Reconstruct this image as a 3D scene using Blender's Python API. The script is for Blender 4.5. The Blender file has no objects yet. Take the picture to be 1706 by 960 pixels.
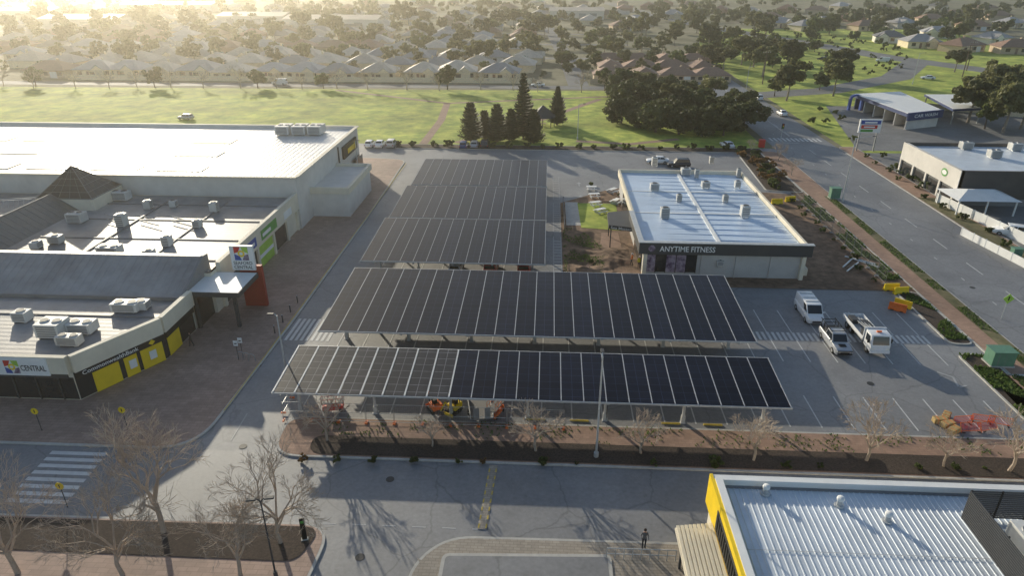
import bpy, bmesh, math, random
from mathutils import Vector, Matrix, noise as NZ
R=random.Random(11)
S=bpy.context.scene; COL=S.collection
rad=math.radians; sin=math.sin; cos=math.cos; PI=math.pi
F=1137.; TH=rad(25.4); YW=rad(3.0); CH=37.
def G(px,py,z=0.):
    u=(px-853)/F; v=(py-480)/F
    D=(CH-z)/(sin(TH)+cos(TH)*v); r=u*D; g=D*(cos(TH)-sin(TH)*v)
    return (r*cos(YW)-g*sin(YW), r*sin(YW)+g*cos(YW))
# ------------------------------------------------------------------ materials
def mat(name,c,r=.6,m=0,var=.12,sc=2.,bump=0,rnd=0,c2=None,sp=.4,big=0,tr=0,brick=None,wave=0,crack=0,ws=.5):
    M=bpy.data.materials.new(name); M.use_nodes=True
    nt=M.node_tree; N=nt.nodes; L=nt.links; b=N['Principled BSDF']
    b.inputs['Roughness'].default_value=r; b.inputs['Metallic'].default_value=m; b.inputs['Specular IOR Level'].default_value=sp
    tc=N.new('ShaderNodeTexCoord'); O=tc.outputs['Object']
    def noise(s,d=6):
        n=N.new('ShaderNodeTexNoise'); n.inputs['Scale'].default_value=s; n.inputs['Detail'].default_value=d; n.inputs['Roughness'].default_value=.65
        L.new(O,n.inputs['Vector']); return n
    def ramp(src,a,ca,bb,cb):
        n=N.new('ShaderNodeValToRGB'); e=n.color_ramp.elements
        e[0].position=a; e[1].position=bb; e[0].color=(*ca,1); e[1].color=(*cb,1); L.new(src,n.inputs[0]); return n.outputs[0]
    def mul(a,bb):
        n=N.new('ShaderNodeMixRGB'); n.blend_type='MULTIPLY'; n.inputs[0].default_value=1; L.new(a,n.inputs[1]); L.new(bb,n.inputs[2]); return n.outputs[0]
    nz=noise(sc)
    out=ramp(nz.outputs[0],.33,[x*(1-var) for x in c],.67,c2 if c2 else [min(1,x*(1+var)) for x in c])
    if big:
        out=mul(out,ramp(noise(.07,4).outputs[0],.36,[1-big]*3,.66,[1+big*.4]*3))
        out=mul(out,ramp(noise(.6,5).outputs[0],.3,[1-big*.6]*3,.7,[1]*3))
    if crack:
        nn=noise(.5,3); ad=N.new('ShaderNodeVectorMath'); ad.operation='ADD'; L.new(O,ad.inputs[0]); L.new(nn.outputs['Color'],ad.inputs[1])
        vo=N.new('ShaderNodeTexVoronoi'); vo.feature='DISTANCE_TO_EDGE'; vo.inputs['Scale'].default_value=.13; L.new(ad.outputs[0],vo.inputs['Vector'])
        out=mul(out,ramp(vo.outputs['Distance'],.003,[1-crack]*3,.011,[1]*3))
        st=noise(1.3,2); out=mul(out,ramp(st.outputs[0],.66,[1]*3,.76,[1-crack*.7]*3))
    if brick:
        bt=N.new('ShaderNodeTexBrick'); bt.offset=brick[4] if len(brick)>4 else .5
        bt.inputs['Color1'].default_value=(1,1,1,1); bt.inputs['Color2'].default_value=(.82,.82,.82,1)
        d=brick[3]; bt.inputs['Mortar'].default_value=(d,d,d,1); bt.inputs['Scale'].default_value=1
        bt.inputs['Mortar Size'].default_value=brick[2]; bt.inputs['Brick Width'].default_value=brick[0]; bt.inputs['Row Height'].default_value=brick[1]
        L.new(O,bt.inputs['Vector']); out=mul(out,bt.outputs[0])
    if rnd:
        oi=N.new('ShaderNodeObjectInfo'); mr=N.new('ShaderNodeMapRange'); mr.inputs[3].default_value=1-rnd; mr.inputs[4].default_value=1+rnd
        L.new(oi.outputs['Random'],mr.inputs[0]); h=N.new('ShaderNodeHueSaturation'); L.new(mr.outputs[0],h.inputs['Value']); L.new(out,h.inputs['Color']); out=h.outputs[0]
    L.new(out,b.inputs['Base Color'])
    if wave:
        w=N.new('ShaderNodeTexWave'); w.bands_direction='X' if wave>0 else 'Y'; w.inputs['Scale'].default_value=.314/abs(wave)
        L.new(O,w.inputs['Vector']); bp=N.new('ShaderNodeBump'); bp.inputs['Strength'].default_value=ws; bp.inputs['Distance'].default_value=.05
        L.new(w.outputs[1],bp.inputs['Height']); L.new(bp.outputs[0],b.inputs['Normal'])
    elif bump:
        bp=N.new('ShaderNodeBump'); bp.inputs['Strength'].default_value=bump; bp.inputs['Distance'].default_value=.05
        L.new(noise(sc*6,4).outputs[0],bp.inputs['Height']); L.new(bp.outputs[0],b.inputs['Normal'])
    if tr:
        t=N.new('ShaderNodeBsdfTranslucent'); L.new(out,t.inputs[0]); mx=N.new('ShaderNodeMixShader'); mx.inputs[0].default_value=tr
        L.new(b.outputs[0],mx.inputs[1]); L.new(t.outputs[0],mx.inputs[2]); L.new(mx.outputs[0],N['Material Output'].inputs['Surface'])
    return M
M={}
def m_(k,*a,**kw): M[k]=mat(k,*a,**kw)
m_('ground',(.17,.18,.08),.95,sc=.05,c2=(.32,.28,.19),big=.3)
m_('grass',(.25,.38,.045),.9,sc=.22,c2=(.66,.7,.12),big=.35,bump=.5)
m_('drygrass',(.12,.13,.05),.95,sc=.7,c2=(.26,.22,.12),big=.3,bump=.4)
m_('asphalt',(.29,.29,.295),.62,var=.1,sc=3,big=.22,bump=.2,crack=.22,sp=.5)
m_('asphalt_d',(.245,.247,.256),.58,var=.12,sc=3,big=.22,bump=.2,crack=.25,sp=.55)
m_('asphalt_l',(.25,.25,.25),.8,var=.12,sc=2,big=.25,bump=.3,sp=.3)
m_('paver',(.48,.33,.26),.72,var=.1,sc=1.5,big=.25,brick=(.8,.4,.025,.7))
m_('paver_l',(.46,.4,.33),.8,var=.1,sc=1.5,big=.2,brick=(.5,.25,.02,.65))
m_('path_b',(.45,.29,.21),.85,var=.1,sc=1.5,big=.22,brick=(.6,.3,.02,.75))
m_('concrete',(.54,.52,.48),.8,sc=1.5,big=.15)
m_('mulch',(.085,.062,.048),.95,var=.5,sc=6,bump=1,big=.3)
m_('dirt',(.27,.175,.115),.95,var=.4,sc=.8,bump=1,big=.4)
m_('mark',(.8,.8,.78),.6,var=.15,sc=1.2,c2=(.54,.54,.54))
m_('markf',(.58,.58,.58),.6,var=.2,sc=1.2,c2=(.4,.4,.4))
m_('ymark',(.62,.45,.06),.6,var=.15)
m_('white',(.84,.84,.82),.5,sc=.7,var=.05)
m_('storeroof',(.85,.84,.81),.36,m=.1,sc=.3,var=.04,wave=.9,sp=.7,big=.06)
m_('skylight',(.62,.53,.38),.5,sc=.3,var=.08)
m_('greyroof',(.33,.325,.325),.55,sc=.35,var=.18,wave=-.76,big=.3,ws=.2)
m_('blueroof',(.62,.73,.87),.38,m=.05,sc=.25,var=.07,big=.1)
m_('whiteroof',(.68,.74,.81),.4,m=.05,sc=.4,var=.08,big=.12)
m_('cream',(.78,.71,.57),.7,sc=.5,var=.08,big=.08)
m_('wall',(.72,.69,.64),.75,sc=.4,var=.08,big=.08)
m_('fitwall',(.5,.49,.475),.75,sc=.4,var=.08)
m_('dgrey',(.06,.062,.066),.6,sc=.6,var=.1)
m_('brownwall',(.095,.085,.078),.7,sc=.6,var=.12)
m_('mgrey',(.22,.22,.225),.6,sc=.6)
m_('black',(.015,.015,.016),.5)
m_('glass',(.02,.025,.03),.08,var=.3,sc=.2,sp=.7)
m_('skyglass',(.16,.155,.145),.3,sp=.5)
m_('pyrglass',(.06,.055,.05),.3,sp=.4)
m_('yellow',(.88,.62,.02),.5,sc=.6,var=.08)
m_('ystop',(.5,.36,.05),.7,sc=2,var=.2)
m_('orange',(.8,.17,.03),.5,var=.15)
m_('rust',(.36,.035,.022),.6,sc=.6)
m_('red',(.6,.03,.025),.45)
m_('green',(.1,.34,.07),.5)
m_('lime',(.38,.62,.08),.5)
m_('blue',(.03,.09,.38),.4)
m_('navy',(.025,.05,.16),.5)
m_('purple',(.14,.05,.2),.45,var=.6,sc=1.6,c2=(.5,.42,.5))
m_('steel',(.42,.43,.44),.4,m=.6)
m_('galv',(.55,.56,.56),.45,m=.3)
m_('rail',(.42,.43,.45),.5)
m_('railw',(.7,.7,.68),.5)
m_('panel',(.011,.014,.026),.3,var=.25,sc=.3,rnd=.25,sp=.14,brick=(3.,1.02,.018,3.2,0.))
m_('panel_lit',(.032,.031,.033),.32,var=.35,sc=.5,rnd=.3,sp=.25,brick=(3.,1.02,.03,5.,0.))  # paler panel copy; reflected light on the left strips put into its colour
m_('hvac',(.6,.6,.58),.5,sc=1,var=.1,rnd=.15)
m_('greenbox',(.12,.25,.17),.5)
m_('tyre',(.02,.02,.02),.8)
m_('lamp',(.8,.8,.75),.3); m_('tail',(.4,.02,.02),.3)
m_('p_white',(.82,.83,.84),.25,var=.03); m_('p_silver',(.5,.51,.53),.28,m=.3,var=.03); m_('p_red',(.42,.02,.02),.28,var=.05); m_('p_dark',(.03,.035,.05),.25,var=.05); m_('p_blue',(.03,.08,.22),.28,var=.05)
m_('bark',(.17,.125,.095),.9,var=.3,sc=4); m_('barkp',(.3,.25,.2),.9,var=.3,sc=3)
m_('twig',(.5,.41,.33),.85,var=.2,sc=2,tr=.15)
m_('leaf_d',(.045,.062,.02),.65,sc=.4,c2=(.125,.14,.05),rnd=.25,tr=.35)
m_('leaf_m',(.06,.09,.026),.65,sc=.5,c2=(.15,.18,.055),rnd=.3,tr=.45)
m_('leaf_o',(.095,.105,.04),.65,sc=.5,c2=(.21,.21,.09),rnd=.3,tr=.45)
m_('leaf_a',(.22,.12,.04),.8,sc=.6,c2=(.34,.22,.1),rnd=.2,tr=.35)
m_('pine',(.03,.047,.019),.7,sc=.7,c2=(.085,.1,.036),rnd=.2,tr=.25)
m_('weed',(.065,.125,.025),.8,sc=.6,c2=(.15,.21,.055),tr=.35)
m_('skin',(.5,.3,.22),.6); m_('hair',(.03,.02,.015),.8); m_('cloth_d',(.025,.027,.035),.9); m_('cloth_g',(.14,.14,.15),.9); m_('hivis',(.75,.7,.03),.7); m_('hivo',(.8,.2,.03),.7)
m_('straw',(.42,.3,.13),.9,sc=5,var=.3)
m_('iron',(.1,.1,.1),.6,m=.4,brick=(.1,.1,.02,.4))
m_('r_grey',(.42,.4,.385),.55,sc=1,rnd=.22); m_('r_char',(.2,.19,.19),.55,sc=1,rnd=.2); m_('r_brown',(.33,.2,.14),.65,sc=1,rnd=.2); m_('r_terra',(.42,.23,.16),.65,sc=1,rnd=.2); m_('r_pale',(.62,.52,.41),.55,sc=1,rnd=.15)
m_('w_cream',(.82,.69,.48),.8,rnd=.1); m_('w_white',(.82,.77,.68),.8,rnd=.1); m_('w_brick',(.42,.25,.18),.85,rnd=.1); m_('w_tan',(.62,.48,.33),.8,rnd=.1)
# ------------------------------------------------------------------ builders
ORI={}; KIDS={}
def tag(o,label=None,cat=None,group=None,kind=None):
    if label: o['label']=label
    if cat: o['category']=cat
    if group: o['group']=group
    if kind: o['kind']=kind
    return o
def thing(name,label,cat,loc=(0,0,0),rz=0,group=None,sc=None):
    o=bpy.data.objects.new(name,None); o.empty_display_size=.3; COL.objects.link(o)
    if len(loc)==2: loc=(*loc,0)
    o.location=loc; o.rotation_euler=(0,0,rz)
    if sc: o.scale=(sc,sc,sc) if not isinstance(sc,tuple) else sc
    ORI[o.name]=Vector(loc); KIDS[o.name]=[]
    return tag(o,label,cat,group)
def add(name,me,parent=None,loc=None):
    o=bpy.data.objects.new(name,me); COL.objects.link(o); KIDS[o.name]=[]
    if parent is not None:
        o.parent=parent; KIDS[parent.name].append(o); ORI[o.name]=ORI[parent.name]
    else: ORI[o.name]=Vector((0,0,0))
    if loc: o.location=loc
    return o
def copy_tree(o,loc=None,rz=None,label=None,group=None,sc=None,parent=None):
    c=o.copy(); COL.objects.link(c); KIDS[c.name]=[]; c.parent=parent
    if parent is not None: KIDS[parent.name].append(c)
    if loc is not None: c.location=loc if len(loc)==3 else (*loc,0)
    if rz is not None: c.rotation_euler=(0,0,rz)
    if sc is not None: c.scale=(sc,sc,sc) if not isinstance(sc,tuple) else sc
    if label: c['label']=label
    if group: c['group']=group
    for k in KIDS[o.name]: copy_tree(k,parent=c)
    return c
class MB:
    def __init__(s): s.v=[]; s.f=[]; s.m=[]
    def q(s,*p,mi=0):
        i=len(s.v); s.v+=[tuple(a) for a in p]; s.f.append(tuple(range(i,i+len(p)))); s.m.append(mi); return s
    def loft(s,rings,mi=0,c0=True,c1=True):
        n=len(rings[0]); i=len(s.v)
        for r in rings: s.v+=[tuple(a) for a in r]
        for k in range(len(rings)-1):
            for j in range(n):
                a=i+k*n+j; b=i+k*n+(j+1)%n; s.f.append((a,b,b+n,a+n)); s.m.append(mi)
        if c0: s.f.append(tuple(range(i+n-1,i-1,-1))); s.m.append(mi)
        if c1: s.f.append(tuple(range(i+(len(rings)-1)*n,i+len(rings)*n))); s.m.append(mi)
        return s
    def box(s,cx,cy,z0,sx,sy,sz,rz=0,mi=0,tp=1.):
        c,n=cos(rz),sin(rz)
        def ring(z,k): return [(cx+c*x*k-n*y*k,cy+n*x*k+c*y*k,z) for x,y in ((-sx/2,-sy/2),(sx/2,-sy/2),(sx/2,sy/2),(-sx/2,sy/2))]
        return s.loft([ring(z0,1),ring(z0+sz,tp)],mi)
    def prism(s,poly,z0,z1,mi=0,bot=True,top=True):
        return s.loft([[(x,y,z0) for x,y in poly],[(x,y,z1) for x,y in poly]],mi,bot,top)
    def tube(s,p,q,r0,r1=None,n=8,mi=0,caps=True):
        p=Vector(p); q=Vector(q); r1=r0 if r1 is None else r1
        d=(q-p); d=d.normalized() if d.length>1e-6 else Vector((0,0,1))
        a=d.orthogonal().normalized(); b=d.cross(a)
        rg=lambda c,r:[c+a*(r*cos(2*PI*k/n))+b*(r*sin(2*PI*k/n)) for k in range(n)]
        return s.loft([rg(p,r0),rg(q,r1)],mi,caps,caps)
    def cone(s,x,y,z0,z1,r0,r1,n=12,mi=0): return s.tube((x,y,z0),(x,y,z1),r0,r1,n,mi)
    def mesh(s,name,mats,bev=0,smooth=0,off=None):
        me=bpy.data.meshes.new(name)
        v=s.v if off is None else [(a[0]-off[0],a[1]-off[1],a[2]-off[2]) for a in s.v]
        me.from_pydata(v,[],s.f)
        for k in (mats if isinstance(mats,(list,tuple)) else [mats]): me.materials.append(M[k])
        if len(me.materials)>1: me.polygons.foreach_set('material_index',s.m)
        if bev:
            bm=bmesh.new(); bm.from_mesh(me); bmesh.ops.remove_doubles(bm,verts=bm.verts,dist=1e-4)
            es=[e for e in bm.edges if len(e.link_faces)==2 and e.calc_face_angle(0)>.5]
            bmesh.ops.bevel(bm,geom=es,offset=bev,segments=2,affect='EDGES',profile=.6); bm.to_mesh(me); bm.free()
        if smooth:
            me.polygons.foreach_set('use_smooth',[True]*len(me.polygons)); me.set_sharp_from_angle(angle=smooth)
        me.update(); return me
    def build(s,name,mats,parent=None,w=False,bev=0,smooth=0):
        off=ORI[parent.name] if (w and parent is not None) else None
        return add(name,s.mesh(name,mats,bev,smooth,off),parent)
SPLIT={'post','column','window','shop_window','yellow_panel','pilaster','pier','cab_post','frame_post','downpipe','door','bench','leg','porch','tool_box','roof_seam','side_board','side_rail','ramp','panel','sign_mark','bumper','coping','twine','base_frame','symbol','crossarm','plinth','glazing','foot'}
def B(name,mats,parent,*boxes,w=False,bev=0):
    if name in SPLIT:
        for b in boxes: o=MB().box(*b).build(name,mats,parent,w,bev)
        return o
    mb=MB()
    for b in boxes: mb.box(*b)
    return mb.build(name,mats,parent,w,bev)
ORDN='first second third fourth fifth sixth seventh eighth ninth tenth eleventh twelfth thirteenth fourteenth fifteenth sixteenth seventeenth eighteenth nineteenth'.split()
def nth(i):
    if i<19: return ORDN[i]
    t,u=divmod(i+1,10); T={2:'twent',3:'thirt',4:'fort',5:'fift',6:'sixt'}[t]
    return T+'ieth' if u==0 else T+'y-'+ORDN[u-1]
# ---- text and people meshes first (they need the depsgraph)
TX={}
def txt_pre(s):
    cu=bpy.data.curves.new('t','FONT'); cu.body=s; cu.offset=.012; cu.resolution_u=3
    o=bpy.data.objects.new('t',cu); COL.objects.link(o); dg=bpy.context.evaluated_depsgraph_get()
    me=bpy.data.meshes.new_from_object(o.evaluated_get(dg)); v=[tuple(a.co) for a in me.vertices]; f=[tuple(p.vertices) for p in me.polygons]
    x0=min(a[0] for a in v); x1=max(a[0] for a in v); y0=min(a[1] for a in v); y1=max(a[1] for a in v)
    TX[s]=([((a[0]-x0)/(x1-x0),(a[1]-y0)/(y1-y0)) for a in v],f)
    bpy.data.objects.remove(o); bpy.data.curves.remove(cu); bpy.data.meshes.remove(me)
for s in ('SEAFORD','CENTRAL','CommonwealthBank','ANYTIME FITNESS','CAR WASH','Sea Master'): txt_pre(s)
def text(s,o,xd,wd,ht,mk,parent,w=True,name='lettering',up=(0,0,1)):
    vs,f=TX[s]; o=Vector(o); xd=Vector(xd).normalized(); up=Vector(up).normalized(); mb=MB()
    mb.v=[tuple(o+xd*(a*wd)+up*(b*ht)) for a,b in vs]; mb.f=f; mb.m=[0]*len(f)
    return mb.build(name,mk,parent,w)
def person_mesh(stride,armup):
    J=[(0,0,.95,.135),(0,0,1.14,.12),(0,0,1.36,.14),(0,0,1.5,.055),(0,.015,1.59,.085),(0,.01,1.69,.085)]; E=[(0,1),(1,2),(2,3),(3,4),(4,5)]
    for sx in (-1,1):
        st=stride*sx; i=len(J)
        J+=[(.17*sx,0,1.41,.065),(.235*sx,-.1*st-.02,1.14,.046),(.24*sx,-st*.5+.1+armup*.12,.93+armup*.2,.034),(.235*sx,-st*.55+.14+armup*.16,.85+armup*.22,.036),(.2*sx,-st*.5+.17+armup*.16,.88+armup*.22,.016)]
        E+=[(2,i),(i,i+1),(i+1,i+2),(i+2,i+3),(i+3,i+4)]; i=len(J)
        J+=[(.09*sx,0,.9,.09),(.1*sx,st*.5+.03,.5,.062),(.1*sx,st-.02,.09,.045),(.11*sx,st+.14,.045,.04)]
        E+=[(0,i),(i,i+1),(i+1,i+2),(i+2,i+3)]
    me=bpy.data.meshes.new('p'); me.from_pydata([j[:3] for j in J],E,[])
    o=bpy.data.objects.new('p',me); COL.objects.link(o); o.modifiers.new('s','SKIN'); o.modifiers.new('b','SUBSURF').levels=1
    d=me.skin_vertices[0].data
    for k,j in enumerate(J): d[k].radius=(j[3],j[3]*(.8 if k in(1,2) else 1))
    d[0].use_root=True
    dg=bpy.context.evaluated_depsgraph_get(); r=bpy.data.meshes.new_from_object(o.evaluated_get(dg)); bpy.data.objects.remove(o); return r
PM=[person_mesh(.0,0.),person_mesh(.2,0.),person_mesh(.05,1.)]
def person(label,px,py,k,rz,top,leg,z=0,hat=None):
    x,y=G(px,py,z); t=thing('person',label,'person',(x,y,z),rz)
    me=PM[k].copy(); me.materials.clear()
    for a in ('skin',top,leg,'black'): me.materials.append(M[a])
    for p in me.polygons:
        c=p.center; p.use_smooth=True
        p.material_index=0 if c.z>1.49 or (abs(c.x)>.19 and c.z<.9+(.2 if k==2 else 0) and c.z>.75) else 1 if c.z>.93 else 3 if c.z<.1 else 2
    add('body',me,t)
    h=MB(); n=10
    rg=lambda z,r,dy:[(r*cos(2*PI*j/n),dy+r*1.1*sin(2*PI*j/n),z) for j in range(n)]
    h.loft([rg(1.63,.1,-.03),rg(1.7,.108,-.02),rg(1.76,.085,0),rg(1.79,.03,0)]); h.build(hat and 'helmet' or 'hair',hat or 'hair',t,smooth=1)
    return t
# ------------------------------------------------------------------ world, sun, camera, haze
AZ=rad(33); EL=rad(15)
w=bpy.data.worlds.new('World'); S.world=w; w.use_nodes=True
sk=w.node_tree.nodes.new('ShaderNodeTexSky'); sk.sky_type='NISHITA'; sk.sun_disc=False; sk.sun_elevation=EL; sk.sun_rotation=-AZ; sk.dust_density=.9; sk.ozone_density=1.1
bg=w.node_tree.nodes['Background']; bg.inputs[1].default_value=.138; w.node_tree.links.new(sk.outputs[0],bg.inputs[0])
sd=Vector((-sin(AZ)*cos(EL),cos(AZ)*cos(EL),sin(EL)))
sl=bpy.data.lights.new('sun','SUN'); sl.energy=5; sl.angle=rad(.5); sl.color=(1,.9,.7)
so=bpy.data.objects.new('sun',sl); COL.objects.link(so); so.rotation_euler=(-sd).to_track_quat('-Z','Y').to_euler(); so.location=sd*100
cd=bpy.data.cameras.new('camera'); cd.sensor_width=36; cd.lens=36*F/1706; cd.clip_end=8000; cd.clip_start=.5
co=bpy.data.objects.new('camera',cd); COL.objects.link(co); co.location=(0,0,CH); co.rotation_euler=(PI/2-TH,0,YW); S.camera=co
S.view_settings.view_transform='Standard'; S.view_settings.look='None'; S.view_settings.exposure=0
VM=bpy.data.materials.new('haze'); VM.use_nodes=True; nt=VM.node_tree; nt.nodes.remove(nt.nodes['Principled BSDF'])
vs=nt.nodes.new('ShaderNodeVolumeScatter'); vs.inputs['Color'].default_value=(1,.95,.82,1); vs.inputs['Density'].default_value=.00045; vs.inputs['Anisotropy'].default_value=.8
nt.links.new(vs.outputs[0],nt.nodes['Material Output'].inputs['Volume']); M['haze']=VM
mb=MB(); mb.cone(0,0,-20,62,2800,2800,48); tag(mb.build('sky','haze'),kind='structure')
# ------------------------------------------------------------------ ground sheets
def area(p): return sum(p[i][0]*p[(i+1)%len(p)][1]-p[(i+1)%len(p)][0]*p[i][1] for i in range(len(p)))/2
def inset(p,d):
    n=len(p); out=[]
    for i in range(n):
        a=Vector(p[i-1]); b=Vector(p[i]); c=Vector(p[(i+1)%n]); e=(b-a).normalized(); g=(c-b).normalized()
        n1=Vector((-e.y,e.x)); n2=Vector((-g.y,g.x)); k=n1+n2; l=k.length_squared
        out.append(tuple(b+k*(2*d/l)) if l>.2 else tuple(b+n1*d))
    return out
def rounded(pts):
    n=len(pts); out=[]
    for i in range(n):
        b=Vector(pts[i][:2]); r=pts[i][2] if len(pts[i])>2 else 0
        if not r: out.append(tuple(b)); continue
        a=Vector(pts[i-1][:2]); c=Vector(pts[(i+1)%n][:2]); A=b+(a-b).normalized()*r; C=b+(c-b).normalized()*r
        for k in range(9):
            t=k/8; out.append(tuple(A*(1-t)**2+b*(2*t*(1-t))+C*t*t))
    return out
def sheet(name,poly,z,mk,kind='structure'):
    if area(poly)<0: poly=poly[::-1]
    mb=MB(); mb.q(*[(x,y,z) for x,y in poly]); return tag(mb.build(name,mk),kind=kind)
def raised(name,pts,mk,z=.15,kerb=True,kw=.2):
    p=rounded(pts)
    if area(p)<0: p=p[::-1]
    if kerb:
        mb=MB(); mb.prism(p,-.05,z,bot=False); tag(mb.build('kerb','concrete'),kind='structure'); p=inset(p,kw); z+=.006
    return sheet(name,p,z,mk)
def ribbon(name,pts,wd,z,mk):
    P=[Vector(p) for p in pts]; l=[];r=[]
    for i,p in enumerate(P):
        d=(P[min(i+1,len(P)-1)]-P[max(i-1,0)]).normalized(); n=Vector((-d.y,d.x))*wd/2; l.append(p+n); r.append(p-n)
    mb=MB()
    for i in range(len(P)-1): mb.q((*l[i],z),(*l[i+1],z),(*r[i+1],z),(*r[i],z))
    return tag(mb.build(name,mk),kind='structure')
def rect(x0,y0,x1,y1): return [(x0,y0),(x1,y0),(x1,y1),(x0,y1)]
sheet('ground',[(2700*cos(2*PI*k/64),2700*sin(2*PI*k/64)) for k in range(64)],0,'ground')
sheet('park_grass',[(-190,140),(48,140),(50,228),(-190,226)],.02,'grass')
sheet('verge_grass',[(66,150),(330,150),(330,250),(220,470),(95,470),(68,330)],.02,'grass')
sheet('car_park',rect(-170,14,51,153),.03,'asphalt')
sheet('road',rect(-170,14,52,44.6),.04,'asphalt_d')
sheet('street',rect(50.5,14,64.5,300),.05,'asphalt_d')
ribbon('back_road',[(-420,236),(-150,234),(0,234),(50.5,232)],7,.03,'asphalt_l')
ribbon('highway',[(330,235),(260,245),(175,270),(149,322),(134,380),(103,480),(80,620),(60,800)],15,.035,'asphalt_l')
ribbon('link_road',[(64.5,222),(90,232),(125,262),(152,305)],10,.04,'asphalt_l')
for yy in (311,368,426,600): ribbon('suburb_road',[(-.9*yy,yy),(-.4*yy,yy+2),(40,yy)],6,.02,'asphalt_l')
ribbon('suburb_road',[(10,238),(8,300),(2,420),(-10,620)],7,.025,'asphalt_l')
for pts in ([G(745,172),G(735,200),G(705,240)],[G(1000,165),G(900,200),G(760,238)],[G(560,150),G(745,172),G(1030,160)],[G(960,235),G(1050,240),G(1130,232)]):
    ribbon('footpath',pts,2.,.035,'path_b')
raised('pavement',[(-170,44.5),(-29,44.5,4),(-28.5,66),(-28.6,100),(-29.3,139,3),(-37,140),(-170,140)],'paver',kw=.25)
raised('footpath',[(-22.5,44.1,2.5),(43,44.1),(50.3,44.1,2),(50.3,60),(44,60),(43.4,49.6),(-22.8,49.6,2)],'path_b')
raised('mulch_bed',[(-19.5,44.45,1.5),(49,44.45),(49,46.9),(-19.5,46.9,1)],'mulch',z=.19,kerb=False)
raised('footpath',[(-60,20),(-15.8,20),(-14.9,36.8,2.5),(-60,36.3)],'paver')
raised('mulch_bed',[(-60,33.2),(-16.5,33.2,1),(-15.6,36.4,1.5),(-60,35.9)],'mulch',z=.2,kerb=False)
raised('footpath',[(-9.3,14),(-8.6,33,1),(-7,36.1,2.5),(9,36.3),(12,36.3),(12,14)],'paver_l')
raised('forecourt',[(-6.8,14),(-6.6,34.4,.6),(5,34.9,.5),(5,32.4),(9.6,32.4),(9.6,14)],'asphalt_d',z=.24,kw=.25)
raised('verge_path',[(12,38.2),(50,38.2),(50,36),(52,14),(12,14)],'concrete',z=.12)
raised('footpath',[(46.4,60),(50.4,60),(50.4,150,3),(46,150)],'path_b',kw=.15)
sheet('verge_grass',rect(48.7,60.3,50.2,118),.17,'drygrass')
sheet('verge_dirt',rect(43.6,79,46.4,150),.06,'dirt')
sheet('soil',[(2.4,80),(6,79.3),(43.6,79.3),(43.6,119),(33.4,121),(12,121),(2.4,112)],.07,'dirt')
raised('mulch_bed',[(39.5,121,1),(46,120,1),(46,150,1),(41,150,1)],'mulch')
raised('mulch_bed',[(43.6,66,1),(46.3,66,1),(46.3,79,1),(43.6,79,1)],'mulch')
raised('mulch_bed',[(43.2,51,1),(46.3,51,1),(46.3,64,1),(43.2,64,1)],'mulch')
raised('verge_path',[(64.5,14),(68.5,14),(68.5,155),(64.5,155,2)],'path_b')
sheet('lot',rect(68.5,60,150,150),.04,'asphalt_l')
sheet('lot_grass',rect(64.8,60,67.8,118),.17,'drygrass')
sheet('carwash_lot',[(68,152),(130,152),(135,205),(80,205)],.045,'asphalt_l')
raised('garden_bed',[(-34,148.5,1),(47,148.5,1),(47,152.5,1),(-34,152.5,1)],'mulch')
sheet('lawn',[(5.5,100),(11.6,99),(11.8,112),(5.3,112)],.1,'grass')
sheet('courtyard',[(3.2,101),(5.6,101),(5.4,112.5),(3.2,112.5)],.09,'concrete')
sheet('footpath',rounded([(4,80.2),(6.5,80.2),(11,92),(11,98),(8.5,98),(8,93,2)]),.095,'path_b')
mb=MB(); nx,ny=40,46
def mz(x,y): return .08+max(0,NZ.noise(Vector((x*.28,y*.28,3)))*1.0+.2+NZ.noise(Vector((x*1.1,y*1.1,8)))*.2)*max(0,min(1,(x-3)*.5,(11.9-x)*.5,(y-80.2)*.5,(92-y)*.4))
for i in range(nx):
    for j in range(ny):
        P=lambda a,b:(3.1+8.7*a/nx,80.3+11.6*b/ny); p=[P(i,j),P(i+1,j),P(i+1,j+1),P(i,j+1)]
        if max(mz(*c) for c in p)>.09: mb.q(*[(*c,mz(*c)) for c in p])
tag(mb.build('soil_mound','dirt',smooth=1.5),kind='structure')
# ------------------------------------------------------------------ painted markings
ZM=.05
def line(x0,y0,x1,y1,wd=.12,z=ZM):
    d=Vector((x1-x0,y1-y0)).normalized(); n=Vector((-d.y,d.x))*wd/2
    mk.q((x0+n.x,y0+n.y,z),(x1+n.x,y1+n.y,z),(x1-n.x,y1-n.y,z),(x0-n.x,y0-n.y,z))
mk=MB()
for k in range(25):
    x=-22+2.75*k
    if x<43:
        line(x,50.4,x,55.4)
        for ya,yb in ((61.6,66.),(67.8,73.2)): line(x,ya,x,yb)
    if x<0:
        for y0 in (80,96.5,113): line(x,y0,x,y0+5.2); line(x,y0+6.6,x,y0+11.8)
for x in range(0,36): line(22+.56*x,66,22+.56*x,67.8,.3)
tag(mk.build('bay_marking','mark'),kind='structure')
mk=MB()
for k in range(9): line(-28+.5*k*1.15,63.2,-28+.5*k*1.15,68.2,.32)
for k in range(8): line(-40.6-.05*k,38+.8*k,-35.8-.05*k,38+.8*k,.42)
tag(mk.build('zebra_crossing','mark'),kind='structure')
mk=MB()
for k in range(12): line(52+k,160,52+k,163.2,.5,.06)
for k in range(24):
    if not 155<22+9*k<166: line(57.6,22+9*k,57.6,26+9*k,.14,.06)
for k in range(40): line(54.2,20+7*k,54.2,20.8+7*k,.12,.06)
line(57.3,165,57.3,250,.14,.06); line(51,158.5,57.5,158.5,.3,.06)
tag(mk.build('street_marking','mark'),kind='structure')
mk=MB()
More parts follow.
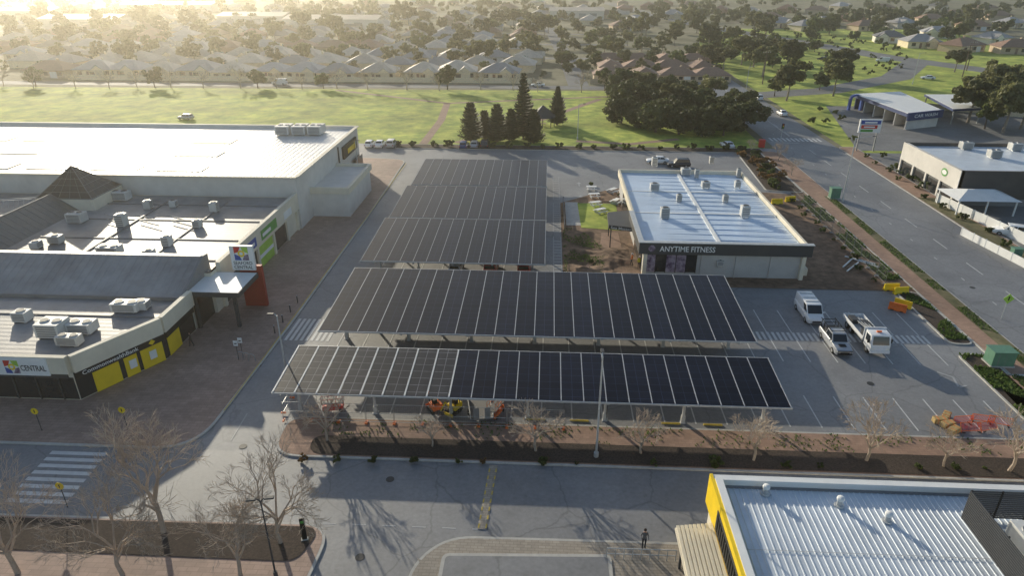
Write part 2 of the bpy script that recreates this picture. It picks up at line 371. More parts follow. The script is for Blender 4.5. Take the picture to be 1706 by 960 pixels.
for x,ys in ((1.2,(82,96)),(1.2,(98,112)),(1.2,(114,128))):
    for k in range(12): line(x,ys[0]+k*1.1,x+1.1,ys[0]+k*1.1,.3)
    line(x,ys[0],x,ys[1],.12); line(x+1.1,ys[0],x+1.1,ys[1],.12)
for y0 in (114,122):
    mk.q((5.9,y0,ZM),(6.1,y0,ZM),(6.1,y0+1.6,ZM),(5.9,y0+1.6,ZM)); mk.q((5.5,y0+1.6,ZM),(6.5,y0+1.6,ZM),(6,y0+2.6,ZM))
x,y=G(1585,632); line(x-.8,y+1.2,x+.3,y+.3,.2); line(x+.3,y+.3,x-.1,y-1.5,.2); line(x-.1,y-1.5,x+.8,y-1.2,.2)
line(*G(385,735),*G(412,690),.1); line(*G(398,828),*G(430,790),.14)
for k in range(7): line(-18+2.2*k,36.9,-17+2.2*k,36.9,.1)
tag(mk.build('lane_marking','markf'),kind='structure')
mk=MB()
line(-28.85,62,-28.85,136,.1,.159); line(-28.95,50,-28.85,62,.1,.159)
tag(mk.build('kerb_line','ymark'),kind='structure')
mb=MB()
for a,b,h in ((-.35,-.2,0),(-.2,.2,1),(.2,.35,2)):
    z0,z1={0:(.05,.09),1:(.09,.09),2:(.09,.05)}[h]
    mb.q((-4.1+a,36.9,z0),(-4.1+b,36.9,z1),(-3.8+b,43.9,z1),(-3.8+a,43.9,z0))
tag(mb.build('speed_hump','paver_l'),kind='structure')
mk=MB()
for k in range(8):
    for s in (-.27,.27):
        f=k/8; line(-4.1+.3*f+s,37+6.9*f,-4.1+.3*(f+.06)+s,37+6.9*(f+.06),.1,.1)
tag(mk.build('hump_marking','ymark'),kind='structure')
for k,(px,py,lb) in enumerate(((650,800,'on the road before the carport verge'),(405,745,'on the road at the left junction'),(430,610,'in the lane beside the second carport'),(1620,480,'on the side street'),(1450,640,'in the right car park'),(600,930,'in the driveway between the lower beds'))):
    o=MB().cone(*G(px,py),.03,.058,.33,.33,18).build('manhole_cover','iron'); tag(o,'dark round manhole cover '+lb,'manhole cover')
# ------------------------------------------------------------------ solar carports
def carport(label,x0,x1,y0,y1,zf,zb,nc,py,npost,rail,nlit=0):
    cx,cy=(x0+x1)/2,(y0+y1)/2; t=thing('solar_carport',label,'carport',(cx,cy,.04),0,'solar carports'); w=(x1-x0)/nc
    def Z(y): return zf+(zb-zf)*(y-(y0-cy))/(y1-y0)
    a,b=y0-cy,y1-cy
    def slab(hw,up,th):
        m=MB(); return m.loft([[(-hw,a,Z(a)+up-th),(hw,a,Z(a)+up-th),(hw,a,Z(a)+up),(-hw,a,Z(a)+up)],[(-hw,b,Z(b)+up-th),(hw,b,Z(b)+up-th),(hw,b,Z(b)+up),(-hw,b,Z(b)+up)]])
    me=slab(w/2-.03,.05,.05).mesh('panel_strip','panel'); mo=slab(w/2-.11,.05,.05).mesh('panel_strip','panel_lit'); mr=slab(rail/2,.07,.06).mesh('rail','rail'); mw=slab(rail*.75,.08,.07).mesh('rail','railw')
    for i in range(nc): add('panel_strip',mo if i<nlit else me,t,(x0-cx+(i+.5)*w,0,0))
    for i in range(nc+1): add('rail',mw if i<=nlit and nlit else mr,t,(x0-cx+i*w,0,0))  # left strips: reflected light painted as paler panels and whiter, thicker rails
    for k in range(5):
        y=a+.4+(b-a-.8)*k/4; B('purlin','steel',t,(0,y,Z(y)-.2,x1-x0,.08,.15))
    for y in (a-.05,b+.05): B('gutter','galv',t,(0,y,Z(y)-.12,x1-x0+.2,.1,.15))
    for k in range(npost):
        x=-(x1-x0)/2+1.6+(x1-x0-3.2)*k/(npost-1)
        m=MB(); m.loft([[(x-.1,a+.2,Z(a)-.42),(x+.1,a+.2,Z(a)-.42),(x+.1,a+.2,Z(a)-.22),(x-.1,a+.2,Z(a)-.22)],[(x-.1,b-.2,Z(b)-.42),(x+.1,b-.2,Z(b)-.42),(x+.1,b-.2,Z(b)-.22),(x-.1,b-.2,Z(b)-.22)]]); m.build('rafter','galv',t)
        for y in py:
            yy=y-cy; m=MB(); m.box(x,yy,0,.22,.22,Z(yy)-.4); m.box(x,yy,-.02,.5,.5,.06); m.box(x,yy,.04,.34,.34,.7); m.build('post','galv',t)
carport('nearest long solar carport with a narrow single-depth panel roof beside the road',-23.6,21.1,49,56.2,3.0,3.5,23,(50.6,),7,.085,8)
carport('deep long solar carport, second from the road',-23,21.2,60.2,74.8,3.0,3.6,22,(64,70.5),7,.08)
carport('short solar carport, third from the road, beside the fitness centre drive',-23.3,0,78.5,92.9,3.0,3.6,14,(82,89.5),5,.055)
carport('short solar carport, fourth from the road, second from the park',-23.2,0,95,109,3.0,3.6,14,(98,105.5),5,.05)
carport('short solar carport farthest from the road and nearest the park',-23,0,111.7,126.3,3.0,3.6,14,(115,122.5),5,.05)
p=MB().loft([[(-.85,-.09,0),(.85,-.09,0),(.85,.09,0),(-.85,.09,0)],[(-.8,-.05,.12),(.8,-.05,.12),(.8,.05,.12),(-.8,.05,.12)]]).mesh('wheel_stop','ystop')
for yy,xs,lb in ((50.3,(-.5,3.4,11.5,15.2),'front edge of the nearest carport'),(61.4,[-20+3.7*k for k in range(12)],'front of the second carport'),(73.6,[-20+3.7*k for k in range(12)],'back of the second carport')):
    for k,x in enumerate(xs):
        o=add('wheel_stop',p,None,(x,yy,.045)); tag(o,'low yellow wheel stop, %s from left at the %s'%(nth(k),lb),'wheel stop','yellow wheel stops at the %s'%lb)
# ------------------------------------------------------------------ rooftop plant
def hvac(x,y,z,sx,sy,sz,label,fans=1,rz=0,group='rooftop air conditioners'):
    t=thing('air_conditioner',label,'air conditioner',(x,y,z),rz,group)
    B('casing','hvac',t,(0,0,.15,sx,sy,sz),bev=.04)
    B('base_frame','steel',t,(-sx*.35,0,0,.12,sy,.15),(sx*.35,0,0,.12,sy,.15))
    for k in range(fans):
        fx=(k+.5)/fans*sx-sx/2; r=min(sx/fans,sy)*.38
        f=MB().cone(fx,0,sz+.15,sz+.25,r,r*.94,14).build('fan_cowl','steel',t); MB().cone(fx,0,sz+.25,sz+.262,r*.85,r*.85,14).build('fan_grille','dgrey',f)
    m=MB(); n=5
    for k in range(n): m.box(0,-sy/2-.01,.3+k*(sz-.2)/n,sx*.8,.02,(sz-.2)/n*.6)
    m.build('louvre','mgrey',t); return t
def vent(x,y,z,r,h,label):
    t=thing('roof_vent',label,'vent',(x,y,z)); m=MB(); m.cone(0,0,0,.08,r*1.5,r*1.4,12); m.cone(0,0,.08,h*.6,r*.8,r*.8,12); m.build('stack','galv',t)
    MB().loft([[(rr*cos(2*PI*k/14),rr*sin(2*PI*k/14),zz) for k in range(14)] for rr,zz in ((r,h*.6),(r*1.15,h*.75),(r,h*.92),(r*.4,h))]).build('cowl','white',t,smooth=.8)
# ------------------------------------------------------------------ big store
t=thing('department_store','large white flat-roofed store at the back of the shopping centre','store',(-75,115,0)); SX0,SX1,SY0,SY1=-125,-37.5,97.2,133
m=MB(); m.prism(rect(SX0,SY0,SX1,SY1),0,7.5,top=False)
for a in (rect(SX0,SY0,SX1,SY0+.4),rect(SX0,SY1-.4,SX1,SY1),rect(SX1-.4,SY0+.4,SX1,SY1-.4)): m.prism(a,7.5,8.2)
m.build('wall','wall',t,True)
m=MB(); m.q((SX0,SY0+.4,7.5),(SX1-.4,SY0+.4,7.5),(SX1-.4,SY1-.4,7.7),(SX0,SY1-.4,7.7)); m.build('roof','storeroof',t,True)
for i in range(5):
    for j in range(3):
        x=-100+i*10.5-j*1.5; y=103.5+j*9
        B('skylight','skylight',t,(x,y,7.54+.045*j,7.6,3.2,.1),w=True)
B('coping','cream',t,(-81.2,97.1,8.2,87.8,.6,.1),(-37.4,115.2,8.2,.6,35.6,.1),(-81.2,133,8.2,87.8,.6,.1),w=True)
m=MB(); m.box(-37.3,126,4.6,.4,9,2.2); m.build('sign_board','black',t,True)
m=MB(); m.box(-37.05,126.2,5.1,.06,4.6,.9); m.q((-37.02,127.5,5.0),(-37.02,129.5,5.0),(-37.02,128.5,6.4)); m.build('sign_mark','yellow',t,True)
m=MB(); m.prism(rect(-37.5,103,-31.5,117.2),0,4.5); m.build('entrance_block','wall',t,True)
m=MB()
for a in (rect(-37.5,102.7,-31.2,103.2),rect(-31.7,103.2,-31.2,117.2),rect(-37.5,117.2,-31.2,117.6)): m.prism(a,4,5)
m.build('parapet','cream',t,True)
B('door','glass',t,(-36.9,121.5,.1,.5,6,3),(-36.9,129.5,.1,.5,5,3),w=True)
B('downpipe','dgrey',t,(-37.35,119,0,.2,.2,7.5),w=True)
for k,px in enumerate((475,502,528)):
    x,y=G(px,222,7.8); hvac(x,y,7.75,2.6,3.4,1.5,'large grey plant unit at the back corner of the white store roof, %s from left'%nth(k),2)
# ------------------------------------------------------------------ shopping centre
t=thing('shopping_centre','low cream shopping centre with grey roofs and a chamfered corner bank','shopping centre',(-70,75,0))
back=rect(-125,69,-38,97); front=[(-125,51),(-43,51),(-38.7,58.6),(-38.7,69),(-125,69)]
m=MB(); m.prism(back,0,5.2,top=False); m.prism(front,0,4.2,top=False); m.build('wall','cream',t,True)
m=MB(); m.q(*[(x,y,5.2) for x,y in inset(back,.3)]); m.build('roof','greyroof',t,True)
m=MB(); m.q(*[(x,y,4.2) for x,y in inset(front,.3)]); m.build('roof','greyroof',t,True)
m=MB()
def band(a,b,z0,z1,th,mm):
    a=Vector(a); b=Vector(b); d=(b-a).normalized(); n=Vector((d.y,-d.x))*th
    mm.prism([tuple(a),tuple(a+n),tuple(b+n),tuple(b)],z0,z1)
for a,b in (((-125,51),(-43,51)),((-43,51),(-38.7,58.6)),((-38.7,58.6),(-38.7,64.8))): band(a,b,3.25,5.0,.5,m)
band((-38,70.5),(-38,97.1),3.4,5.9,.5,m); m.build('fascia','cream',t,True)
for a,b in (((-125,51),(-43.1,51)),((-43,51),(-38.7,58.6)),((-38.7,58.6),(-38.7,64.8))): m=MB(); band(a,b,.25,2.6,.06,m); m.build('shop_window','glass',t,True)
m=MB()
for k in range(14): m.box(-44.5-2.2*k,50.9,.2,.1,.14,2.6)
m.box(-60,50.9,2.6,33,.16,.62); m.build('window_frame','dgrey',t,True)
ch=Vector((4.3,7.6,0)).normalized(); cn=Vector((ch.y,-ch.x,0)); c0=Vector((-43,51,0))
def chq(s0,s1,z0,z1,off,mm):
    a=c0+ch*s0+cn*off; b=c0+ch*s1+cn*off
    mm.prism([tuple((a)[:2]),tuple((a+cn*.08)[:2]),tuple((b+cn*.08)[:2]),tuple(b[:2])],z0,z1)
m=MB(); chq(-.1,8.8,2.5,3.25,.3,m); band((-38.7,58.8),(-38.7,64.6),2.5,3.25,.38,m); m.build('sign_board','black',t,True)
p=c0+ch*.6+cn*.40; text('CommonwealthBank',(p.x,p.y,2.68),ch,5.4,.42,'white',t)
m=MB(); p=c0+ch*7.4+cn*.42; m.q(*[tuple(p+ch*a+Vector((0,0,2.88+b))) for a,b in ((-.35,0),(0,-.3),(.35,0),(0,.3))]); m.build('bank_logo','yellow',t,True)
for s0,s1 in ((1.5,4.0),(4.5,5.8),(6.2,8.5)): m=MB(); chq(s0,s1,.2,2.45,.07,m); m.build('yellow_panel','yellow',t,True)
m=MB(); band((-38.7,59.2),(-38.7,61.6),.2,2.45,.12,m); m.build('yellow_panel','yellow',t,True)
for s in (4.9,7.0):
    m=MB(); chq(s,s+.7,1.,1.9,.17,m); m.build('poster','white',t,True)
m=MB(); band((-50.4,50.5),(-44.7,50.5),3.1,4.9,.1,m); m.build('sign_board','white',t,True)
text('CENTRAL',(-47.25,50.37,3.6),(1,0,0),2.35,.6,'dgrey',t)
def logo(o,xd,sz,parent,name='logo'):
    o=Vector(o); xd=Vector(xd).normalized(); up=Vector((0,0,1)); n=xd.cross(up)
    P=lambda x,y,f=0: tuple(o+n*f+xd*(x*sz)+up*(y*sz))
    for c,pts in (('red',((0,.52),(.3,.62),(.48,1),(0,1))),('lime',((.52,1),(.62,.7),(1,.52),(1,1))),('blue',((.48,0),(.38,.3),(0,.48),(0,0))),('purple',((1,.48),(.7,.38),(.52,0),(1,0)))):
        MB().q(*[P(*a) for a in pts]).build(name,c,parent,True)
    MB().q(*[P(.5+.25*cos(2*PI*j/12),.5+.25*sin(2*PI*j/12),.003) for j in range(12)]).build(name,'yellow',parent,True)
    MB().q(*[P(.5+.12*cos(2*PI*j/12),.5+.12*sin(2*PI*j/12),.006) for j in range(12)]).build(name,'white',parent,True)
logo((-48.75,50.38,3.3),(1,0,0),1.35,t)
B('shop_window','glass',t,(-37.95,73.5,.3,.12,5,2.9),(-37.95,89.5,.3,.12,5,2.9),(-37.95,79.3,.3,.12,3.6,2.9),w=True)
B('green_shopfront','lime',t,(-37.93,84.2,.2,.14,5,3.1),w=True)
B('shopfront_band','white',t,(-37.9,84.2,1.4,.14,5.02,.5),w=True)
B('sign_board','blue',t,(-37.45,78.5,3.9,.08,4.4,1.2),w=True); B('sign_board','green',t,(-37.45,85.2,3.9,.08,5.4,1.3),w=True); B('sign_board','white',t,(-37.45,92.3,3.8,.08,3,1.0),w=True)
B('sign_mark','white',t,(-37.4,78.5,4.25,.06,3,.4),(-37.4,84.2,4.3,.06,2.8,.45),w=True)
B('pilaster','cream',t,*[(-37.85,y,0,.4,.5,3.4) for y in (70.8,76.4,81.4,87,92.2,96.7)],w=True)
def monitor(x0,x1,y0,y1,z0,z1,name='roof_monitor'):
    m=MB(); pr=[(y0,z0),(y0,z0+.45),(y1-1.,z1),(y1,z1-.12),(y1,z0)]
    m.loft([[(x0,y,z) for y,z in pr],[(x1,y,z) for y,z in pr]]); m.build(name,'greyroof',t,True)
    m=MB(); n=int((x1-x0)/.9)
    for k in range(n+1): x=x0+(x1-x0)*k/n; m.tube((x,y0+.02,z0+.46),(x,y1-1.,z1+.01),.018,n=4)
    m.build('roof_seam','greyroof',t,True)
    for x in (x0-.1,x1+.1): m=MB(); m.loft([[(x-.15,y,z+.08) for y,z in pr],[(x+.15,y,z+.08) for y,z in pr]]); m.build('barge_board','mgrey',t,True)
    m=MB(); m.box((x0+x1)/2,y0-.1,z0+.25,x1-x0,.18,.2); m.build('gutter','mgrey',t,True)
monitor(-66,-39,63.9,70.6,4.2,7.0); monitor(-75,-67.5,63.2,71,4.2,6.8); monitor(-125,-76,63.9,70.6,4.2,7.0)
B('glazing','skyglass',t,(-52.5,70.68,5.3,26,.1,1.4),w=True)
def gable(x0,x1,y0,y1,z0,z1,mkk,name):
    m=MB(); c=(x0+x1)/2; m.loft([[(x0,y0,z0),(x1,y0,z0),(c,y0,z1)],[(x0,y1,z0),(x1,y1,z0),(c,y1,z1)]]); m.build(name,mkk,t,True)
    m=MB(); n=int((y1-y0)/1.1)
    for k in range(n+1):
        y=y0+(y1-y0)*k/n
        for x in (x0,x1): m.tube((x,y,z0+.03),(c,y,z1+.03),.05,n=4)
    m.tube((c,y0,z1+.04),(c,y1,z1+.04),.09,n=6); m.build('glazing_bar','mgrey',t,True)
gable(-73.5,-66.5,71,89.3,5.2,7.6,'skyglass','mall_skylight'); gable(-91,-86,71,96,5.2,6.8,'skyglass','mall_skylight')
m=MB(); c=(-68.3,92.6); b=4.1; base=[(c[0]-b,c[1]-3.2),(c[0]+b,c[1]-3.2),(c[0]+b,c[1]+b),(c[0]-b,c[1]+b)]
m.prism(base,5.2,6.9); m.build('skylight_base','cream',t,True); m=MB()
for k in range(4): m.q((*base[k],6.9),(*base[(k+1)%4],6.9),(*c,10.8))
m.build('pyramid_skylight','pyrglass',t,True); m=MB()
for k in range(4):
    a=Vector((*base[k],6.92)); bb=Vector((*base[(k+1)%4],6.92)); ap=Vector((*c,10.85))
    for q in range(1,5):
        e=a.lerp(bb,q/5); m.tube(e,e.lerp(ap,1-abs(q-2.5)/2.5*.6),.03,n=4)
        f=q/5; m.tube(a.lerp(ap,f),bb.lerp(ap,f),.03,n=4)
    m.tube(a,ap,.06,n=4); m.tube(a,bb,.08,n=4)
m.build('glazing_bar','mgrey',t,True)
m=MB()
for y in (72.5,79,86,92.5): m.box(-52,y,5.22,26,.2,.1)
m.box(-56,82,5.22,.3,24,.14); m.box(-47,82,5.22,.2,24,.12); m.box(-58,60,4.22,36,.2,.1); m.build('roof_flashing','mgrey',t,True)
m=MB()
for y in (90,90.8): m.tube((-79,y,6.2),(-73.6,y,6.6),.04,n=5)
for k in range(8): m.tube((-79+k*.77,90,5.2),(-79+k*.77,90.4,6.3),.03,n=4)
m.build('roof_rail','galv',t,True)
m=MB()
for k in range(9): m.tube((-62+1.5*k,88-2*(k%3),5.26),(-58+1.5*k,86-2*(k%3),5.26),.05,n=5)
m.build('roof_pipe','steel',t,True)
t=thing('entrance_canopy','flat white entrance canopy with dark edge over the shopping centre doorway','canopy',(-36.5,67.6,.15))
m=MB(); m.prism(rect(-39.9,64.9,-33.1,70.4),4.2,4.75); m.build('canopy_edge','dgrey',t,True); m=MB(); m.prism(rect(-39.8,65.0,-33.2,70.3),4.7,4.78); m.build('canopy_roof','white',t,True)
B('column','dgrey',t,(-34.1,65.8,.15,.35,.35,4.1),(-38.3,65.3,.15,.3,.3,4.1),w=True); B('door','glass',t,(-38.45,67.5,.15,.15,4.8,3.4),w=True)
t=thing('entrance_sign','tall dark red wall with square white shopping centre sign on top','sign',(-34.4,71,.15))
B('sign_wall','rust',t,(-34.2,71.2,.15,2.6,.5,5.2),w=True); B('sign_board','white',t,(-34.8,70.9,4.9,2.7,.4,3.0),w=True)
logo((-35.65,70.68,6.15),(1,0,0),1.65,t); text('SEAFORD',(-35.9,70.68,5.6),(1,0,0),2.2,.42,'dgrey',t); text('CENTRAL',(-35.9,70.68,5.08),(1,0,0),2.2,.42,'dgrey',t)
HL=[(203,333,5.2,2.6,1.5,1.2),(130,370,5.2,2.2,1.6,1.2),(205,377,5.2,1.2,1.2,1.6),(248,348,5.2,1.,1.,1.1),(358,353,5.2,1.,1.,1.3),(330,379,5.2,1.,1.,.9),(280,410,5.2,1.,1.1,1.2),(185,424,5.2,2.6,1.5,1.),(95,405,5.2,1.6,1.1,.9),(62,414,5.2,1.2,1.,.8),(250,428,5.2,1.2,1.,.8),(290,345,5.2,.9,.9,.8),(40,535,4.2,1.5,1.2,1.),(213,518,4.2,2.8,1.4,.9),(238,515,4.2,1.2,1.4,.8),(92,558,4.2,2.4,2.,1.4),(140,553,4.2,2.4,1.6,1.),(118,575,4.2,2.2,1.,.9)]
for k,(px,py,z,sx,sy,sz) in enumerate(sorted(HL)):
    x,y=G(px,py,z); hvac(x,y,z,sx,sy,sz,'grey boxy rooftop air conditioner, %s from left on the shopping centre roof'%nth(k),1 if sx<2 else 2,rz=R.choice((0,0,PI/2)) if sx<2 else 0)
# ------------------------------------------------------------------ fitness centre
FX0,FX1,FY0,FY1=12.4,33.5,82,117
t=thing('fitness_centre','low pale building with light blue roof and dark fascia beside the carports','building',(23,99,.05))
m=MB(); m.prism(rect(FX0+.4,FY0+.4,FX1-.3,FY1),0,4.1,top=False); m.build('wall','fitwall',t,True)
m=MB(); m.q((FX0+.5,FY0+.5,4.25),(FX1-.3,FY0+.5,4.05),(FX1-.3,FY1-.3,4.05),(FX0+.5,FY1-.3,4.25)); m.build('roof','blueroof',t,True)
B('roof_seam','white',t,(22.6,99.5,4.17,.5,34,.14),(22.9,95.5,4.16,20.4,.35,.13),(22.9,106,4.16,20.4,.3,.13),w=True)
m=MB()
for k in range(17): m.box(22.9,83+2.05*k,4.14,20,.05,.09)
m.build('roof_rib','blueroof',t,True)
m=MB()
for a in (rect(FX0,FY1-.3,FX1,FY1),rect(FX1-.3,FY0+.5,FX1,FY1-.3),rect(FX0,FY0+12,FX0+.3,FY1-.3)): m.prism(a,3.6,4.75)
m.build('parapet','cream',t,True)
m=MB(); m.prism(rect(FX0-.4,FY0-.3,FX1+.3,FY0+.2),3.4,4.95); m.prism(rect(FX0-.4,FY0+.2,FX0+.1,FY0+12),3.4,4.95); m.build('fascia','dgrey',t,True)
m=MB(); m.prism(rect(FX0-.5,FY0-.4,FX1+.4,FY0+.3),4.95,5.05); m.prism(rect(FX0-.5,FY0+.3,FX0+.2,FY0+12),4.95,5.05); m.build('coping','galv',t,True)
text('ANYTIME FITNESS',(14.6,FY0-.33,3.8),(1,0,0),7.0,.75,'white',t)
m=MB(); m.q(*[(13.6+.45*cos(j*PI/5),FY0-.33,4.2+.45*sin(j*PI/5)) for j in range(10)]); m.build('logo','purple',t,True)
for k in range(5): B('window','purple' if k not in (1,4) else 'glass',t,(13.7+1.3*k,FY0+.35,.7,1.2,.1,2.4),w=True)
B('window_frame','black',t,*[(13.05+1.3*k,FY0+.32,.6,.08,.12,2.6) for k in range(6)],(16.3,FY0+.32,3.12,6.6,.12,.08),w=True)
B('pier','cream',t,(12.9,FY0+.2,0,.5,.6,3.4),(33.,FY0+.2,0,.5,.6,3.4),w=True)
B('downpipe','fitwall',t,*[(x,FY0+.33,0,.15,.12,3.4) for x in (20.2,24.6,29)],w=True)
B('shop_window','glass',t,(FX0+.36,88,.3,.12,8,2.7),(FX0+.36,104,.3,.12,12,2.6),w=True)
m=MB(); m.prism([(8.9,91.5),(12.4,90.5),(12.4,98),(9.1,97)],3.1,3.7); m.build('awning','dgrey',t,True)
text('Sea Master',(9.2,91.33,3.2),(3.5,-1,0),2.9,.42,'white',t)
B('post','dgrey',t,(9.3,92,.1,.15,.15,3.),(9.4,96.6,.1,.15,.15,3.),w=True)
B('gas_box','cream',t,(34,84,.05,.6,1.2,1.),w=True)
hvac(22.6,82.2,1.6,.9,.35,.7,'small white air conditioner mounted on the front wall of the fitness centre')
for k,(px,py,sx,sy,sz) in enumerate(sorted(((1090,276,1,1,1.5),(1090,316,1.4,1.2,1.),(1107,362,1.2,1.2,1.4),(1131,334,.8,.8,.9),(1142,290,1.6,1.4,1.0),(1160,296,.7,.7,1.4),(1175,312,1.3,1.2,.9),(1208,335,.8,.8,.9),(1228,312,.9,.9,1.),(1230,293,.7,.7,1.2),(1240,360,1.2,1.2,1.5),(1185,272,.8,.8,1.2)))):
    x,y=G(px,py,4.3); hvac(x,y,4.2,sx,sy,sz,'pale rooftop air conditioner, %s from left on the light blue roof'%nth(k))
# ------------------------------------------------------------------ yellow building, lower right
t=thing('restaurant_building','building with white ribbed roof and bright yellow side wall beside the road','building',(30,27,.1))
m=MB(); m.prism(rect(12,12,56,37.6),0,4.6,top=False); m.build('wall','cream',t,True)
m=MB(); x=12.5; pr=[]
while x<55.5: pr+=[(x,4.6),(x+.27,4.6),(x+.3,4.64),(x+.37,4.64)]; x+=.4
for a,b in zip(pr,pr[1:]): m.q((a[0],12.3,a[1]+.05),(b[0],12.3,b[1]+.05),(b[0],37.2,b[1]),(a[0],37.2,a[1]))
m.build('roof','whiteroof',t,True)
m=MB(); m.prism(rect(11.9,37.2,56,37.7),4.0,5.15); m.prism(rect(55.6,12,56,37.2),4.0,5.15); m.build('parapet','white',t,True)
m=MB(); m.box(34,37.1,4.62,43,.25,.06); m.build('box_gutter','mgrey',t,True)
m=MB()
for y in (31.5,25): m.box(34,y,4.68,43,.04,.02)
m.build('sheet_lap','galv',t,True)
m=MB(); m.prism(rect(11.7,12,12.3,37.2),2.7,5.2); m.prism(rect(11.7,37.2,11.9,37.75),2.7,5.2); m.build('yellow_fascia','yellow',t,True)
m=MB(); m.prism(rect(11.95,12,12.45,37.2),5.2,5.26); m.build('coping','white',t,True)
m=MB(); m.box(11.68,32,3.1,.06,5.5,1.6); m.build('sign_board','dgrey',t,True); m=MB()
for k in range(12): m.box(11.62,29.6+.43*k,3.3,.05,.26,1.2)
m.build('sign_slat','black',t,True)
m=MB()
for k in range(10): m.prism(rect(9.3+.27*k,12,9.5+.27*k,35.4),2.5+.04*k,2.62+.04*k)
m.prism(rect(9.2,12,12,35.3),2.35,2.5); m.build('awning','cream',t,True)
B('post','dgrey',t,*[(9.5,y,.1,.15,.15,2.3) for y in (34,28,22)],w=True); B('window','glass',t,*[(11.94,y,.4,.1,4,2) for y in (33,28,23)],w=True)
for k,(px,py) in enumerate(((1275,822),(1398,842),(1478,868))):
    x,y=G(px,py,4.7); vent(x,y,4.66,.22,.75,'small round roof vent, %s from left on the white ribbed roof'%nth(k))
t=thing('plant_screen','dark slatted plant enclosure on the white ribbed roof','plant screen',(31,30,4.7))
m=MB()
for k in range(14):
    z=4.75+.16*k; m.box(32,34.9,z,9.6,.06,.1); m.box(27.2,30,z,.06,9.8,.1)
m.build('slats','dgrey',t,True); B('frame_post','black',t,*[(27.25+1.9*k,34.85,4.6,.08,.08,2.4) for k in range(6)],*[(27.25,25.3+1.9*k,4.6,.08,.08,2.4) for k in range(5)],w=True)
hvac(30,32,4.7,2.8,2,1.6,'grey plant unit behind the dark slatted screen, nearest its corner',2); hvac(30,28.5,4.7,2.8,2,1.5,'grey plant unit behind the dark slatted screen, near the photo edge',2)
# ------------------------------------------------------------------ buildings to the right of the street
t=thing('corner_building','dark grey-brown flat-roofed building with pale side across the street','building',(82,124,0))
m=MB(); m.prism(rect(69,114.5,112,134.6),0,5.4,top=False); m.build('wall','brownwall',t,True); m=MB(); m.q(*[(x,y,5.4) for x,y in rect(69.3,114.8,112,134.3)]); m.build('roof','whiteroof',t,True)
m=MB()
for a in (rect(68.8,114.3,112,114.8),rect(68.8,134.3,112,134.8)): m.prism(a,1.6,6.0)
m.build('parapet','brownwall',t,True); m=MB(); m.prism(rect(68.7,114.3,69.3,134.8),2.8,6.0); m.build('white_fascia','wall',t,True)
B('window','glass',t,*[(68.95,y,.3,.1,4.2,2.4) for y in (117.5,122.2,127,131.8)],w=True); B('plinth','mgrey',t,(90,114.4,0,42,.1,1.2),w=True)
B('pilaster','wall',t,*[(68.8,y,0,.3,.5,2.8) for y in (115,119.8,124.6,129.4,134.4)],w=True)
m=MB(); m.q(*[(68.66,119+1.*cos(j*PI/8),4.5+.7*sin(j*PI/8)) for j in range(16)]); m.build('round_sign','green',t,True)
m=MB(); m.q(*[(68.64,119+.75*cos(j*PI/8),4.5+.4*sin(j*PI/8)) for j in range(16)]); m.build('sign_mark','white',t,True)
for k,(px,py,z) in enumerate(((1608,248,5.4),(1655,262,5.4),(1690,250,5.4))):
    x,y=G(px,py,z); hvac(x,y,z,2,1.6,1.2,'grey rooftop unit, %s from left on the dark grey corner building'%nth(k),2)
t=thing('white_pavilion','white hip-roofed shade pavilion inside a white fenced yard','pavilion',(*G(1622,350),0))
m=MB(); m.loft([[(-5,-3.5,2.6),(5,-3.5,2.6),(5,3.5,2.6),(-5,3.5,2.6)],[(-2,-.2,3.6),(2,-.2,3.6),(2,.2,3.6),(-2,.2,3.6)]]); m.build('roof','white',t); B('post','white',t,*[(x,y,0,.2,.2,2.6) for x in (-4.5,0,4.5) for y in (-3,3)])
def fence(label,pts,h,mkk,name='fence',step=2.4,th=.06,slats=0):
    t=thing(name,label,'fence',(*pts[0],0)); m=MB()
    for a,b in zip(pts,pts[1:]):
        A=Vector(a); Bv=Vector(b); d=Bv-A; l=d.length; rz=math.atan2(d.y,d.x); c=(A+Bv)/2
        if slats:
            for k in range(slats): m.box(c.x,c.y,.15+k*(h-.15)/slats,l,th,(h-.15)/slats*.8,rz)
        else: m.box(c.x,c.y,.05,l,th,h-.05,rz)
        n=max(1,int(l/step))
        for k in range(n+1): q=A.lerp(Bv,k/n); B('post',mkk,t,(q.x,q.y,0,.12,.12,h+.08,rz),w=True)
    m.build('panels',mkk,t,True)
fence('white panel fence around the yard across the street',[G(1558,338),G(1600,358),G(1706,408)],1.7,'white')
fence('white low fence behind the parked cars across the street',[G(1600,392),G(1706,447)],1.2,'white')
fence('long cream fence behind the houses facing the back road',[(-170,241.5),(-6,241.5)],1.8,'w_cream',step=5)
fence('long brown fence below the brown roofed townhouses',[(14,241.5),(50,241)],1.8,'w_tan')
fence('pale wall behind the car wash forecourt',[G(1440,172),G(1706,196)],1.6,'w_cream',step=5)
t=thing('car_wash','low white roofed car wash with blue fascia across the street','car wash',(*G(1500,200),0))
a=[G(1422,157,4.),G(1500,153,4.),G(1570,184,4.),G(1512,190,4.)]
ao=a[::-1] if area(a)<0 else a
m=MB(); m.prism(ao,3.3,4.1); m.build('fascia','navy',t,True); m=MB(); m.prism(inset(ao,.2),4.05,4.2); m.build('roof','white',t,True)
for k in range(6):
    u=.02+.96*k/5; p=Vector(a[0]).lerp(Vector(a[3]),u); q=Vector(a[1]).lerp(Vector(a[2]),u); m=MB(); d=q-p; c=(p+q)/2; m.box(c.x,c.y,0,d.length*.9,.3,3.3,math.atan2(d.y,d.x)); m.build('bay_wall','navy' if k==0 else 'wall',t,True)
